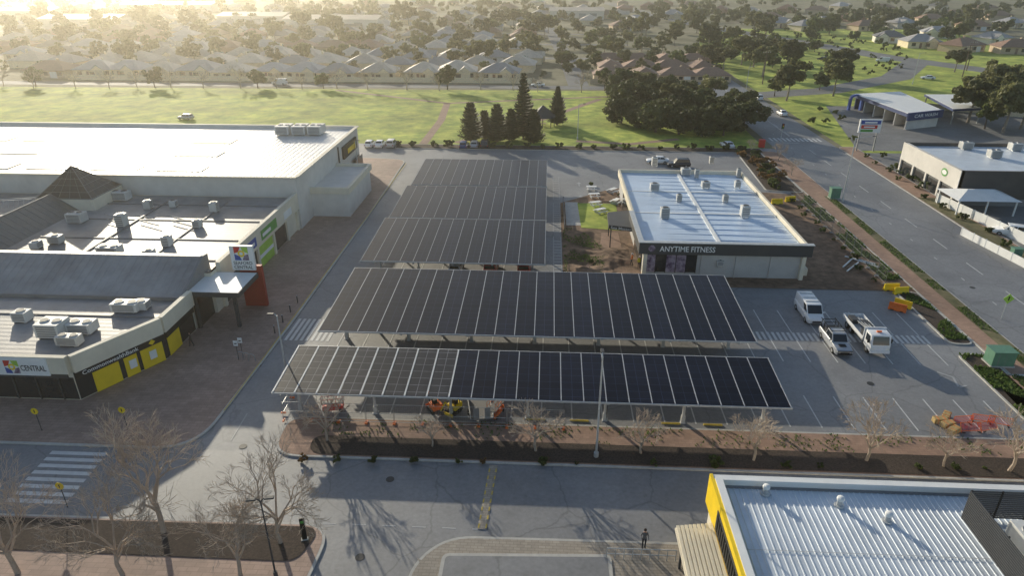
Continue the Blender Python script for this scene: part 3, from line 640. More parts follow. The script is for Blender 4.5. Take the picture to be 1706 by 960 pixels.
d=Vector(a[2])-Vector(a[1]); p=(Vector(a[1])+Vector(a[2]))/2; m=MB(); q=(Vector(a[0])+Vector(a[3]))/2; pp=p.lerp(q,.1); m.box(pp.x,pp.y,0,d.length*.94,.3,3.3,math.atan2(d.y,d.x)); m.build('back_wall','mgrey',t,True)
D0=Vector(a[3]); D1=Vector(a[2]); d=D1-D0; rz=math.atan2(d.y,d.x); n=Vector((sin(rz),-cos(rz))); c=(D0+D1)/2+n*.25
m=MB(); m.box(c.x,c.y,2.4,d.length,.4,1.9,rz); m.build('sign_board','navy',t,True)
o=D0+d*.17+n*.48; text('CAR WASH',(o.x,o.y,3.0),(d.x,d.y,0),d.length*.66,.8,'white',t)
m=MB(); cx,cy=G(1424,184)
for k in range(8):
    a0=PI*k/8; a1=PI*(k+1)/8
    m.loft([[(cx-1.9*cos(e),cy+y,3.2+1.2*sin(e)) for y in (0,.9)]+[(cx-1.3*cos(e),cy+y,3.2+.8*sin(e)) for y in (.9,0)] for e in (a0,a1)])
m.box(cx-1.6,cy+.45,0,.6,.9,3.2); m.box(cx+1.6,cy+.45,0,.6,.9,3.2); m.build('arch','blue',t,True)
t=thing('vacuum_canopy','white flat canopy beside the car wash with blue edge','canopy',(*G(1590,200),0))
a=[G(1540,157,4),G(1600,157,4),G(1640,180,4),G(1588,182,4)]; ao=a[::-1] if area(a)<0 else a
m=MB(); m.prism(ao,3.5,4.0); m.build('fascia','navy',t,True); m=MB(); m.prism(inset(ao,.2),3.95,4.06); m.build('roof','white',t,True)
for p in inset(ao,.6): B('post','steel',t,(*p,0,.25,.25,3.4),w=True)
# ------------------------------------------------------------------ houses
def house_proto(wk,rk,L,D,detail,gab):
    t=thing('house','x','house'); B('wall',wk,t,(0,0,0,L,D,2.7))
    e=.55; rl=(L-D)/2 if L>D else .4; h=2.7+D*.27
    m=MB(); a,b=L/2+e,D/2+e
    m.loft([[(-a,-b,2.6),(a,-b,2.6),(a,b,2.6),(-a,b,2.6)],[(-a,-b,2.72),(a,-b,2.72),(a,b,2.72),(-a,b,2.72)],[(-rl,-.05,h),(rl,-.05,h),(rl,.05,h),(-rl,.05,h)]])
    if gab:
        for gx in gab:
            w=L*.2; m.loft([[(gx-w,-D/2-1.6,2.62),(gx+w,-D/2-1.6,2.62),(gx,-D/2-1.6,2.62+w*.75)],[(gx-w,0,2.62),(gx+w,0,2.62),(gx,0,2.62+w*.75)]])
    m.build('roof',rk,t)
    if gab:
        B('porch',wk,t,*[(gx,-D/2-.6,0,L*.3,1.4,2.6) for gx in gab])
        for gx in gab: w=L*.17; MB().q((gx-w,-D/2-1.62,2.66),(gx+w,-D/2-1.62,2.66),(gx,-D/2-1.62,2.62+w*.72)).build('gable_end',wk,t)
    if detail:
        for x in (-.33,.05,.38):
            y=-D/2-.02; B('window','glass',t,(x*L,y-1.33 if gab and any(abs(x*L-g)<L*.16 for g in gab) else y,.9,1.6,.1,1.3))
        B('garage_door','white',t,(L*.22,-D/2-.03,.05,2.6,.08,2.2)); B('door','r_brown',t,(-.12*L,-D/2-.03,.05,.95,.08,2.1))
        MB().box(L*.1,D*.1,h-1.2,.6,.6,1.7).build('chimney',wk,t)
    return t
CO=[('w_cream','r_grey','cream house with grey'),('w_white','r_char','white house with charcoal'),('w_brick','r_terra','red brick house with terracotta'),('w_tan','r_brown','tan house with brown'),('w_cream','r_pale','cream house with pale tan'),('w_white','r_grey','white house with grey')]
ROT={}
def place_house(kind,det,loc,rz,label,group,s):
    key=(kind,det)
    if key not in ROT:
        wk,rk,_=CO[kind]; o=house_proto(wk,rk,(13.5,12.5,12,15,12.5,14)[kind],(10.5,9.5,11,10,11.5,9.5)[kind],det,None if kind==3 else (-3.2,) if kind%2 else (2.6,)); ROT[key]=o
        o.location=(*loc,0); o.rotation_euler=(0,0,rz); o.scale=(s,s,s); o['label']=label; o['group']=group; return o
    return copy_tree(ROT[key],loc,rz,label,group,s)
rows=[(252,-180,-14,13.4,'front row'),(275,-205,-8,14.6,'second row'),(298,-225,0,15.5,'third row'),(328,-250,-6,16,'fourth row'),(353,-270,0,17,'fifth row'),(386,-290,-8,18,'sixth row'),(412,-310,20,19,'seventh row'),(455,-340,-10,21,'eighth row'),(500,-370,40,24,'ninth row'),(560,-390,60,28,'tenth row'),(640,-420,90,33,'eleventh row'),(740,-430,120,40,'twelfth row')]
nh=0; HP=[]
for ri,(yy,xa,xb,st,rn) in enumerate(rows):
    x=xa; k=0
    while x<xb:
        if not(ri<9 and -2<x<14):
            kd=R.choice((0,4,4,4,3,0) if ri<2 else (0,1,4,3,3,5,4,4,2)); rz=(PI if ri in(1,3,5,7) else 0)+R.choice((0,0,PI/2 if ri>1 else 0))+R.uniform(-.08,.08)
            place_house(kd,ri<3,(x+R.uniform(-.8,.8),yy+R.uniform(-2.5,2.5)),rz,'%s roof, %s from left in the %s beyond the park'%(CO[kd][2],nth(k),rn),'houses beyond the park',R.uniform(.9,1.08)*(1 if ri<8 else 1.1)); k+=1; nh+=1; HP.append((x,yy))
        x+=st*R.uniform(.93,1.12)
for i in range(4):
    for j in range(3):
        loc=(22+i*11.5+j*1.,252+j*21); HP.append(loc)
        place_house(3,True,loc,PI/2 if (i+j)%3==1 else 0,'tan townhouse with brown roof, number %s from left, %s row by the back road'%(ORDN[i],('nearest','middle','far')[j]),'brown roofed townhouses',.85)
rt=[(1300,45),(1340,50),(1375,42),(1420,35),(1480,70),(1530,78),(1560,62),(1600,85),(1650,72),(1690,88),(1500,45),(1550,38),(1620,50),(1680,45),(1250,25),(1310,20),(1400,15),(1470,18),(1560,15),(1640,18),(1200,22),(1120,30),(1060,40),(1010,30),(1040,50),(1360,22),(1440,50),(1590,30),(1660,32),(1150,12),(1080,15),(1280,35)]
for k,(px,py) in enumerate(sorted(rt)):
    kd=R.choice((2,3,1,0,5,3,4)); place_house(kd,py>40,G(px,py),R.uniform(-.5,.5),'%s roof, %s from left beyond the curving highway'%(CO[kd][2],nth(k)),'houses beyond the highway',1.15); HP.append(G(px,py))
for k,(px,py,sx) in enumerate(((40,30,60),(150,45,50),(290,18,80),(430,40,45),(560,46,60),(960,30,40))):
    x,y=G(px,py); t=thing('warehouse','long pale warehouse in the hazy distance, %s from left'%ORDN[k],'warehouse',(x,y,0),0,'distant warehouses')
    B('wall','w_white',t,(0,0,0,sx,25,6)); m=MB(); m.loft([[(-sx/2-.5,-13,6),(-sx/2-.5,13,6),(-sx/2-.5,0,8)],[(sx/2+.5,-13,6),(sx/2+.5,13,6),(sx/2+.5,0,8)]]); m.build('roof','r_pale',t); B('door','r_grey',t,*[(-sx*.3+sx*.2*q,-12.6,0,5,.2,4.2) for q in range(4)])
# ------------------------------------------------------------------ trees
def leaf(m,q,p,n,s):
    a=n.orthogonal().normalized(); a.rotate(Matrix.Rotation(q.uniform(0,6.3),3,n)); b=n.cross(a)
    m.q(p-a*s-b*s*.5,p+a*s*.2-b*s*.8,p+a*s+b*s*.4,p-a*s*.3+b*s*.8)
def crown_into(m,q,o,rx,rz,zc,ncl,nlf,lf):
    for c in range(ncl):
        while 1:
            d=Vector((q.uniform(-1,1),q.uniform(-1,1),q.uniform(-.8,1)))
            if .3<d.length<1: break
        d*=q.uniform(.75,1.12); cc=o+Vector((d.x*rx,d.y*rx,zc+d.z*rz)); cr=rx*q.uniform(.2,.36)
        for l in range(nlf):
            e=Vector((q.gauss(0,1),q.gauss(0,1),q.gauss(0,1))).normalized()*cr*q.uniform(.5,1.05); e.z*=.7
            leaf(m,q,cc+e,(e.normalized()+Vector((q.gauss(0,.6),q.gauss(0,.6),q.gauss(0,.6)))).normalized(),lf*q.uniform(.6,1.3))
def crown_mesh(rx,rz,zc,ncl,nlf,lf,seed,mk):
    m=MB(); crown_into(m,random.Random(seed),Vector((0,0,0)),rx,rz,zc,ncl,nlf,lf); return m.mesh('crown',mk)
def trunk_mesh(h,r,rx,seed,mk,lean=.1):
    q=random.Random(seed); m=MB(); p=Vector((0,0,-.1)); pts=[p]
    for k in range(3): p=p+Vector((q.uniform(-lean,lean)*h*.3,q.uniform(-lean,lean)*h*.3,h/3)); pts.append(p)
    for k in range(3): m.tube(pts[k],pts[k+1],r*(1-.25*k),r*(.75-.25*k),7)
    for k in range(7):
        a=k*2.4+q.random(); b=pts[2].lerp(pts[3],q.random()); e=b+Vector((cos(a)*rx*.65,sin(a)*rx*.65,h*q.uniform(.2,.5))); mm=b.lerp(e,.5)+Vector((0,0,h*.08)); m.tube(b,mm,r*.4,r*.26,5); m.tube(mm,e,r*.26,r*.06,5)
    return m.mesh('trunk',mk)
def tree_proto(kind,seed):
    P={'gum':(4.2,3.,7.2,40,110,.32,'leaf_o','barkp',6.,.32),'dark':(3.7,3.1,3.5,54,110,.27,'leaf_d','bark',2.8,.28),'round':(3.,2.6,4.2,34,90,.3,'leaf_m','bark',3.2,.22),'far':(3.3,2.6,3.2,30,44,.36,'leaf_m','bark',2.4,.2),'farg':(3.6,3.,5.2,28,44,.4,'leaf_o','barkp',4,.22),'fard':(3.4,3.,3.4,30,44,.38,'leaf_d','bark',2.4,.22)}[kind]
    return crown_mesh(*P[:6],seed,P[6]),trunk_mesh(P[8],P[9],P[0],seed+1,P[7])
TP={k:[tree_proto(k,i*17+3) for i in range(3)] for k in ('gum','dark','round','far','farg','fard')}
def tree(kind,loc,s,label,group,name='tree'):
    cm,tm=R.choice(TP[kind]); t=thing(name,label,'tree',(*loc,0),R.uniform(0,6.28),group,(s*R.uniform(.9,1.1),s*R.uniform(.9,1.1),s*R.uniform(.88,1.12)))
    add('crown',cm,t); add('trunk',tm,t)
BG=[(1035,205),(1062,212),(1092,220),(1130,224),(1168,226),(1205,226),(1238,218),(1048,184),(1085,190),(1122,194),(1160,198),(1198,200),(1228,194),(1030,164),(1068,164),(1105,168),(1145,172),(1185,178),(1110,205),(1150,210),(1190,212)]
for k,(px,py) in enumerate(sorted(BG)): tree('gum' if k in (4,9,15) else 'dark',G(px,py),R.uniform(.95,1.35) if k not in (4,9,15) else .9,'dense dark tree, %s from left in the clump beside the park'%nth(k),'dense tree clump in the park')
RT=[(1150,100),(1195,95),(1235,108),(1270,128),(1290,105),(1310,120),(1215,78),(1260,90),(1180,80),(1310,168),(1388,160),(1365,150),(1612,205),(1640,215),(1670,222),(1700,215),(1655,190),(1690,188),(1290,160),(1590,120),(1455,60),(1400,130),(1230,85),(1255,112),(1175,112),(1205,118)]
for k,(px,py) in enumerate(sorted(RT)): tree('gum' if k%3 else 'round',G(px,py),R.uniform(.9,1.3)*(1.05 if py>180 and px>1600 else .9 if px<1500 else .7),'spreading olive green tree, %s from left along the roads on the right'%nth(k),'trees along the roads on the right')
def pine_mesh(h,r,seed,NT=20,s0=.55,pw=.8):
    q=random.Random(seed); m=MB()
    for k in range(NT):
        z=h*(.08+.89*k/(NT-1)); rr=r*(1-k/(NT+.3))**pw; n=12 if k<NT*.65 else 8
        for j in range(n):
            a=2*PI*j/n+k*.5+q.uniform(-.2,.2); l=rr*q.uniform(.7,1.18)
            for e in range(9):
                f=.12+.88*e/8; p=Vector((cos(a)*l*f,sin(a)*l*f,z+.15*l*f*f+q.uniform(-.12,.12))); sd=Vector((-sin(a),cos(a),0)); s=s0*(1.15-f*.5)
                m.q(p-sd*s,p+Vector((cos(a)*.35,sin(a)*.35,.3)),p+sd*s,p+Vector((0,0,-.3)))
    return m.mesh('crown','pine')
for k,(px,py,h,r,lb) in enumerate(((872,232,15,3.7,'tallest tiered conifer standing in the group by the park shelter'),(928,208,9.5,2.7,'separate tiered conifer to the right of the park shelter'),(785,236,8.8,2.9,'leftmost dark conifer of the group left of the park shelter'),(808,231,6.4,2.1,'small dark conifer, second from left in the group by the shelter'),(829,236,8.4,2.8,'dark conifer in the middle of the group by the park shelter'),(852,233,7.,2.4,'dark conifer just left of the tallest one by the shelter'),(889,238,7.4,2.5,'dark conifer in front right of the tallest one by the shelter'))):
    t=thing('conifer_tree',lb,'conifer',(*G(px,py),0)); add('crown',pine_mesh(h,r,k,20 if k<2 else 15,.5,.8 if k<2 else .55),t); MB().cone(0,0,-.1,h*.96,.28,.03,8).build('trunk','bark',t)
for ri,(yy,xa,xb,n,nm) in enumerate(((263,-190,75,18,'first tree line'),(287,-210,100,28,'second tree line'),(307,-230,115,29,'third tree line'),(340,-260,140,29,'fourth tree line'),(365,-280,130,29,'fifth tree line'),(398,-300,240,32,'sixth tree line'),(434,-320,280,32,'seventh tree line'),(478,-340,310,32,'eighth tree line'),(530,-380,360,32,'ninth tree line'))):
    for k in range(n):
        x=xa+(xb-xa)*(k+R.uniform(-.45,.45))/n; y=yy+R.uniform(-3.5,3.5)
        kd=R.choice(('far','farg','fard','farg','far')); s=R.uniform(.65,1.15)*(.7 if ri==0 else 1.08 if ri<5 else 1.45)
        if any(abs(x-a)<3.5 and abs(y-b)<4 for a,b in HP): y+=9
        tree(kd,(x,y),s,'%s tree, %s from left along the %s beyond the park'%({'far':'bushy green','farg':'airy olive','fard':'dark green'}[kd],nth(k),nm),'suburb trees beyond the park')
m=MB(); q=random.Random(77)
for k in range(640):
    y=500+700*q.random()**1.3; x=q.uniform(-.85,.8)*y
    s=q.uniform(3,6.5); crown_into(m,q,Vector((x,y,0)),s,s*.7,s*.75,7,14,s*.24)
tag(m.build('distant_woodland','leaf_d'),'far dark green treetops spread among the most distant suburbs','woodland',None,'stuff')
m=MB()
for k in range(560):
    y=250+290*q.random(); x=q.uniform(-.8,.5)*y; s=q.uniform(1.,2.4)
    if -2<x<16 or (50<x<66 and y<300): continue
    crown_into(m,q,Vector((x,y,0)),s,s*.65,s*.65,5,12,s*.24)
tag(m.build('garden_greenery','leaf_m'),'low green garden shrubs massed between the suburban houses','shrubs',None,'stuff')
# ------------------------------------------------------------------ bare trees
def bare_mesh(h,seed,spread=.55,lv=6,rmin=.011,r0=.019):
    q=random.Random(seed); m=MB()
    def br(p,d,l,r,k):
        e=p+d*l; mid=p.lerp(e,.5)+Vector((q.uniform(-1,1),q.uniform(-1,1),0))*l*.06
        n=7 if k<2 else 4 if k<4 else 3
        m.tube(p,mid,r,r*.85,n,caps=False); m.tube(mid,e,r*.85,r*.68,n,caps=False)
        if k>=lv: return
        for c in range(3 if k else 5):
            a=q.uniform(0,6.28) if k else c*1.26+q.uniform(-.3,.3); t=d.orthogonal().normalized(); t.rotate(Matrix.Rotation(a,3,d)); sp=spread*q.uniform(.6,1.3)
            nd=(d*cos(sp)+t*sin(sp)+Vector((0,0,.08))).normalized(); o=p.lerp(e,q.uniform(.55,1)) if c else e
            br(o,nd,l*q.uniform(.62,.85)*(1 if k else .95),max(r*q.uniform(.46,.62),rmin),k+1)
    br(Vector((0,0,-.1)),Vector((q.uniform(-.1,.1),q.uniform(-.1,.1),1)).normalized(),h*.26,h*r0,0)
    return m.mesh('branches','twig')
BM=[bare_mesh(7,3,.62,6,.008,.017),bare_mesh(7,9,.64,6,.008,.017),bare_mesh(7,21,.6,6,.008,.017)]; SM=[bare_mesh(3.6,5,.6,5,.009),bare_mesh(3.6,14,.65,5,.009),bare_mesh(3.6,33,.6,5,.009)]; PB=[bare_mesh(6,45,.6,4,.03),bare_mesh(6,51,.65,4,.03)]
def bare(px,py,s,label,ms):
    x,y=G(px,py,.15); t=thing('bare_tree',label,'tree',(x,y,.15),R.uniform(0,6.28),'leafless street trees',s); add('branches',R.choice(ms),t)
for px,py,s,lb in ((273,888,1.75,'large leafless tree in the dark bed at lower left, nearest the crossing'),(468,905,1.4,'leafless tree near the right end of the lower left bed'),(30,955,1.6,'leafless tree at the far left bottom corner'),(205,958,1.35,'leafless tree at bottom left beneath the large one'),(400,958,1.25,'leafless tree at the bottom beside the lamp post')): bare(px,py,s,lb,BM)
for k,(px,py,s) in enumerate(((545,735,1.8),(720,745,1.2),(893,752,1.9),(1068,756,1.6),(1255,768,1.8),(1443,768,2.1),(1572,778,1.5),(1680,785,2.2))): bare(px,py,s,'small leafless tree, %s from left in the roadside strip below the carport'%ORDN[k],SM)
for k,(px,py,s) in enumerate(((1296,268,1.7),(1318,292,1.5),(1250,255,1.2))): bare(px,py,s,'small leafless tree, %s from left beside the side street garden'%ORDN[k],SM)
for k in range(20):
    x=-182+11.3*k+R.uniform(-3,3); t=thing('bare_tree','leafless tree, %s from left along the far edge of the park'%nth(k),'tree',(x,227+R.uniform(-3,1),0),R.uniform(0,6.3),'leafless trees along the park edge',R.uniform(1.1,1.8)); add('branches',R.choice(PB),t)
for k,x in enumerate((-172,-131,-96,-74,-33,18)): tree('round',(x,227.5),R.uniform(.7,1.1),'leafy green tree, %s from left on the far edge of the park'%ORDN[k],'leafy trees on the park edge')
SH=[crown_mesh(.8,.55,.5,12,34,.13,50+i,'leaf_m') for i in range(3)]+[crown_mesh(.8,.55,.5,12,34,.13,60+i,'leaf_a') for i in range(2)]
def shrub(loc,s,label,group,kinds=(0,1,2)):
    i=R.choice(kinds); t=thing('shrub',label,'shrub',(*loc,.15),R.uniform(0,6),group,s); add('foliage',SH[i],t); MB().tube((0,0,0),(.05,0,.5),.04,.02,5).build('stem','bark',t)
for k in range(22): shrub((-33+3.6*k+R.uniform(-.8,.8),150.5+R.uniform(-.8,.8)),R.uniform(.8,1.5),'low green shrub, %s from left in the bed along the park edge'%nth(k),'shrubs along the park edge')
for k in range(20):
    y=122+1.35*k; shrub((R.uniform(41,45.2),y),R.uniform(.8,1.5),'rounded shrub, %s from front in the bed beside the side street'%nth(k),'shrubs beside the side street',(0,1,3,4))
for k,px in enumerate((505,560,620,690,765,805,905,960,1090,1190,1310,1365,1530,1590,1640)): shrub(G(px,768+(px-500)*.012,.15),R.uniform(.4,.9)*(.6 if k%3 else .9),'small shrub, %s from left along the roadside mulch bed'%nth(k),'shrubs along the roadside bed',(0,1,2,3))
for k in range(16): shrub((R.uniform(65.2,68),62+5.6*k),R.uniform(.6,1.1),'small shrub, %s from front on the verge across the street'%nth(k),'shrubs across the street')
for k in range(10): shrub((R.uniform(41.2,42.8),82+3.6*k),R.uniform(.4,.8),'low shrub, %s from front along the temporary fence strip'%nth(k),'shrubs along the temporary fence')
for k,(px,py) in enumerate(((984,440),(1035,330),(1038,310),(985,310))): shrub(G(px,py),R.uniform(.5,.8),'small green shrub, %s planted in the soil left of the fitness centre'%nth(k),'shrubs left of the fitness centre')
for k,(px,py) in enumerate(((1500,290),(1515,300),(1535,306),(1488,282),(1470,262),(1545,315),(1350,205),(1375,205),(1390,190),(1400,200),(1420,235),(1365,185))): shrub(G(px,py),R.uniform(.9,1.7),'dark shrub, %s planted around the buildings across the street'%nth(k),'shrubs around the buildings across the street')
def cover(name,poly,n,s,z,mk,label):
    q=random.Random(n); xs=[p[0] for p in poly]; ys=[p[1] for p in poly]; m=MB(); c=0
    def ins(x,y):
        r=False
        for i in range(len(poly)):
            (x1,y1),(x2,y2)=poly[i-1],poly[i]
            if (y1>y)!=(y2>y) and x<(x2-x1)*(y-y1)/(y2-y1)+x1: r=not r
        return r
    while c<n:
        x=q.uniform(min(xs),max(xs)); y=q.uniform(min(ys),max(ys))
        if not ins(x,y): continue
        c+=1
        if NZ.noise(Vector((x*.35,y*.35,n)))<-.05: continue
        a=q.uniform(0,6.3); h=s*q.uniform(.5,1.4); d=Vector((cos(a),sin(a),0))*s*.6; o=Vector((q.uniform(-s,s),q.uniform(-s,s),h))
        p=Vector((x,y,z)); m.q(p-d,p+d,p+d*.5+o,p-d*.5+o)
    return tag(m.build(name,mk),label,'plants',None,'stuff')
cover('ground_cover',[(-19,47),(42,47),(42,49.5),(-19,49.5)],1500,.13,.16,'weed','green weeds growing along the footpath beside the nearest carport')
cover('ground_cover',rect(43.4,51.2,46.1,63.8),2200,.2,.15,'weed','green ground cover in the bed beside the green utility cabinet')
cover('ground_cover',rect(43.8,66.2,46.1,78.8),1300,.18,.15,'weed','green ground cover in the dark bed beside the van car park')
cover('ground_cover',rect(43.7,80,46.2,118),3600,.2,.07,'weed','green plants in the long strip beside the temporary fence')
cover('ground_cover',[(2.6,80.2),(7,80.2),(9,90),(5,99),(2.6,99)],1600,.16,.3,'weed','patchy weeds on soil at the fitness centre corner')
cover('ground_cover',rect(46.3,50,50,60),2500,.14,.16,'weed','weedy grass on the verge behind the utility cabinet')
cover('ground_cover',rect(48.8,60.5,50.1,117),2500,.12,.17,'weed','patchy weeds on the dry verge beside the street kerb')
# ------------------------------------------------------------------ vehicles (front is local +y)
CP={'hatch':(4.2,1.76,.92,1.48,(-1.95,.95),(-1.6,.2),.86,.74),'sedan':(4.7,1.8,.92,1.45,(-1.75,1.0),(-1.1,.25),.88,.74),'suv':(4.6,1.86,1.0,1.7,(-2.2,1.0),(-1.95,.35),.95,.78),'van':(5.2,1.95,1.1,2.0,(-2.55,1.8),(-2.5,1.0),1.05,.88),'ute':(5.2,1.86,1.02,1.76,(-.9,1.2),(-.7,.55),1.0,.78)}
def vehicle(name,label,cat,k,pt,loc,rz,group=None):
    L,W,be,ro,cb,tp,ho,tf=CP[k]; t=thing(name,label,cat,(*loc,.05),rz,group); hl=L/2
    def ring(y,zb,zt,f):
        w=W/2*f; return [(w*.94,y,zb),(w,y,zb+.2),(w,y,zt-.14),(w*.9,y,zt),(-w*.9,y,zt),(-w,y,zt-.14),(-w,y,zb+.2),(-w*.94,y,zb)]
    m=MB(); rb=be if k!='ute' else .98
    m.loft([ring(-hl,.45,rb-.12,.9),ring(-hl+.1,.3,rb-.01,.97),ring(-hl*.5,.25,rb,1),ring(0,.25,be,1),ring(cb[1],.25,be-.02,1),ring(hl-.35,.28,ho-.1,.95),ring(hl-.06,.32,ho-.24,.87),ring(hl,.4,ho-.34,.8)])
    m.build('body',pt,t,smooth=.6)
    bw,tw=W/2*.9,W/2*tf; zb=be-.03
    b=[Vector(p) for p in ((-bw,cb[0],zb),(bw,cb[0],zb),(bw,cb[1],zb),(-bw,cb[1],zb))]; u=[Vector(p) for p in ((-tw,tp[0],ro),(tw,tp[0],ro),(tw,tp[1],ro),(-tw,tp[1],ro))]
    m=MB(); m.loft([b,u]); m.build('cabin',pt,t,bev=.05,smooth=.6)
    def win(i,j,s0,s1,v0,v1,nm):
        A,Bq,C,D=b[i],b[j],u[j],u[i]; n=(Bq-A).cross(D-A).normalized()*.015
        f=lambda s,v:(A.lerp(Bq,s)).lerp(D.lerp(C,s),v)+n
        MB().q(f(s0,v0),f(s1,v0),f(s1,v1),f(s0,v1)).build(nm,'glass',t)
    win(2,3,.05,.95,.08,.9,'windscreen'); win(0,1,.08,.92,.3,.88,'rear_window')
    if k=='van': win(1,2,.74,.96,.15,.88,'side_window'); win(3,0,.04,.26,.15,.88,'side_window')
    else:
        for a,c in ((.08,.5),(.54,.93)): win(1,2,a,c,.15,.88,'side_window'); win(3,0,1-c,1-a,.15,.88,'side_window')
    for sx in (-1,1):
        for wy in (-hl*.6,hl*.62):
            x=sx*(W/2-.1); wv=MB().tube((x-.11,wy,.33),(x+.12,wy,.33),.33,n=16).build('wheel','tyre',t); MB().tube((x+sx*.12,wy,.33),(x+sx*.13,wy,.33),.2,n=10).build('rim','steel',wv)
        MB().box(sx*W*.34,hl-.07,ho-.42,.36,.1,.16).build('headlight','lamp',t); MB().box(sx*W*.4,-hl+.03,rb-.35,.18,.1,.25).build('tail_light','tail',t)
        MB().box(sx*(W/2+.06),cb[1]-.35,be+.02,.16,.12,.14).build('mirror',pt,t)
    MB().box(0,hl-.0,.42,W*.5,.04,.22).build('grille','black',t)
    if k=='ute':
        B('tray_floor','black',t,(0,-1.75,.985,1.5,1.55,.02)); m=MB()
        for x in (-.72,.72):
            for y in (-.95,-1.7,-2.45): m.box(x,y,.95,.06,.06,.9)
            m.box(x,-1.2,1.85,.06,3.2,.06)
        for y in (-2.45,-1.7,-.95,.2): m.box(0,y,1.86,1.5,.06,.06)
        m.build('ladder_rack','black',t); B('tool_box','dgrey',t,(0,-1.25,.99,1.4,.55,.5)); B('bull_bar','black',t,(0,2.66,.4,1.5,.08,.1),(0,2.66,.75,1.5,.08,.08)); B('bonnet_scoop','black',t,(0,1.75,.97,.7,.5,.05))
    if k=='van':
        m=MB(); [m.box(0,y,2.0,1.5,.06,.08) for y in (-1.8,-.7,.3)]; m.build('roof_rack','galv',t)
    return t
vehicle('parked_van','white van parked nose down behind the ute','van','van','p_white',(30.7,72),PI)
vehicle('parked_ute','silver dual cab ute with black rack parked beside the white truck','ute','ute','p_silver',(31.2,65.2),PI)
t=thing('tray_truck','white flat tray truck parked right of the ute','truck',(34.9,67,.05),PI)
m=MB(); m.loft([[(-1,y,z) for y,z in ((3.9,.5),(3.9,1.25),(3.55,2.3),(2.25,2.35),(2.2,.6))],[(1,y,z) for y,z in ((3.9,.5),(3.9,1.25),(3.55,2.3),(2.25,2.35),(2.2,.6))]]); m.build('cab','p_white',t,bev=.07,smooth=.6)
MB().q((-.85,3.905,1.32),(.85,3.905,1.32),(.8,3.62,2.18),(-.8,3.62,2.18)).build('windscreen','glass',t)
for s in (-1,1):
    MB().q((s*1.012,2.5,1.3),(s*1.012,3.6,1.3),(s*1.012,3.4,2.1),(s*1.012,2.5,2.1)).build('side_window','glass',t); MB().box(s*.75,3.92,.75,.35,.06,.22).build('headlight','lamp',t); MB().box(s*1.18,3.5,1.4,.18,.1,.4).build('mirror','black',t)
    for y in (3.05,-1.1,-2.2):
        x=s*.85; wv=MB().tube((x-.14,y,.42),(x+.14,y,.42),.42,n=16).build('wheel','tyre',t); MB().tube((x+s*.14,y,.42),(x+s*.15,y,.42),.22,n=10).build('rim','steel',wv)
B('bumper','p_white',t,(0,3.95,.4,2,.15,.3)); B('chassis','black',t,(0,-.2,.55,.9,6.2,.25)); B('tray','galv',t,(0,-.6,.85,2.2,5.4,.12)); B('headboard','p_white',t,(0,2.05,.95,2.2,.1,1.5))
B('side_board','p_white',t,(-1.08,-.6,.97,.05,5.4,.35),(1.08,-.6,.97,.05,5.4,.35),(0,-3.28,.97,2.2,.05,.35)); B('tool_box','dgrey',t,(.0,1.4,.97,1.9,.7,.8),(-.5,-.8,.97,.8,1.8,.4),(.5,-2.,.97,.7,1.2,.5))
m=MB(); [m.tube((-.6+.3*k,-2.9,1.05+.06*k),(-.6+.3*k,.8,1.5+.04*k),.06,n=6) for k in range(4)]; m.build('load','steel',t)
B('beacon','orange',t,(0,2.9,2.36,.5,.2,.12))
CARS=[(617,244,'hatch','p_white',0,'white hatchback, leftmost of the cars parked beside the store corner'),(634,244,'sedan','p_white',0,'white sedan, middle of the cars parked beside the store corner'),(653,244,'suv','p_silver',0,'silver car, rightmost of the cars parked beside the store corner'),
(773,246,'hatch','p_blue',0,'dark blue hatchback parked below the park trees, leftmost of three'),(791,245,'hatch','p_silver',0,'silver hatchback parked below the park trees, middle of three'),(808,245,'suv','p_dark',0,'dark car parked below the park trees, rightmost of three'),
(1211,246,'sedan','p_white',.2,'white car parked alone at the far end of the car park'),(310,199,'hatch','p_silver',1.4,'silver car standing on the park edge behind the store'),(466,141,'van','p_white',1.57,'white van driving on the back road before the houses'),(715,133,'sedan','p_white',1.57,'white car on the back road below the front row houses'),(896,144,'sedan','p_white',1.57,'white car on the back road near the townhouses'),
(1262,166,'suv','p_white',.1,'white car driving on the side street beyond the crossing'),(1302,192,'sedan','p_white',.05,'white car driving on the side street near the crossing'),(1470,103,'van','p_white',1.2,'white van on the curving highway'),(1405,85,'sedan','p_silver',.6,'silver car on the curving highway'),(1130,278,'suv','p_dark',1.57,'dark car parked behind the fitness centre, right one'),(1095,272,'sedan','p_white',1.57,'white car parked behind the fitness centre, left one'),
(1680,392,'suv','p_white',1.2,'white car parked behind the low white fence'),(1370,100,'sedan','p_dark',.7,'dark car on the grass side of the highway'),
(760,452,'hatch','p_white',0,'white car parked under the third carport'),(818,452,'suv','p_red',0,'red car parked under the third carport, left one'),(873,453,'suv','p_red',0,'red wagon parked under the third carport, right one'),(1545,132,'sedan','p_white',1.3,'white car turning near the car wash')]
for px,py,k,p,rz,lb in CARS: vehicle('parked_van' if k=='van' else 'parked_car',lb,'van' if k=='van' else 'car',k,p,G(px,py),rz)
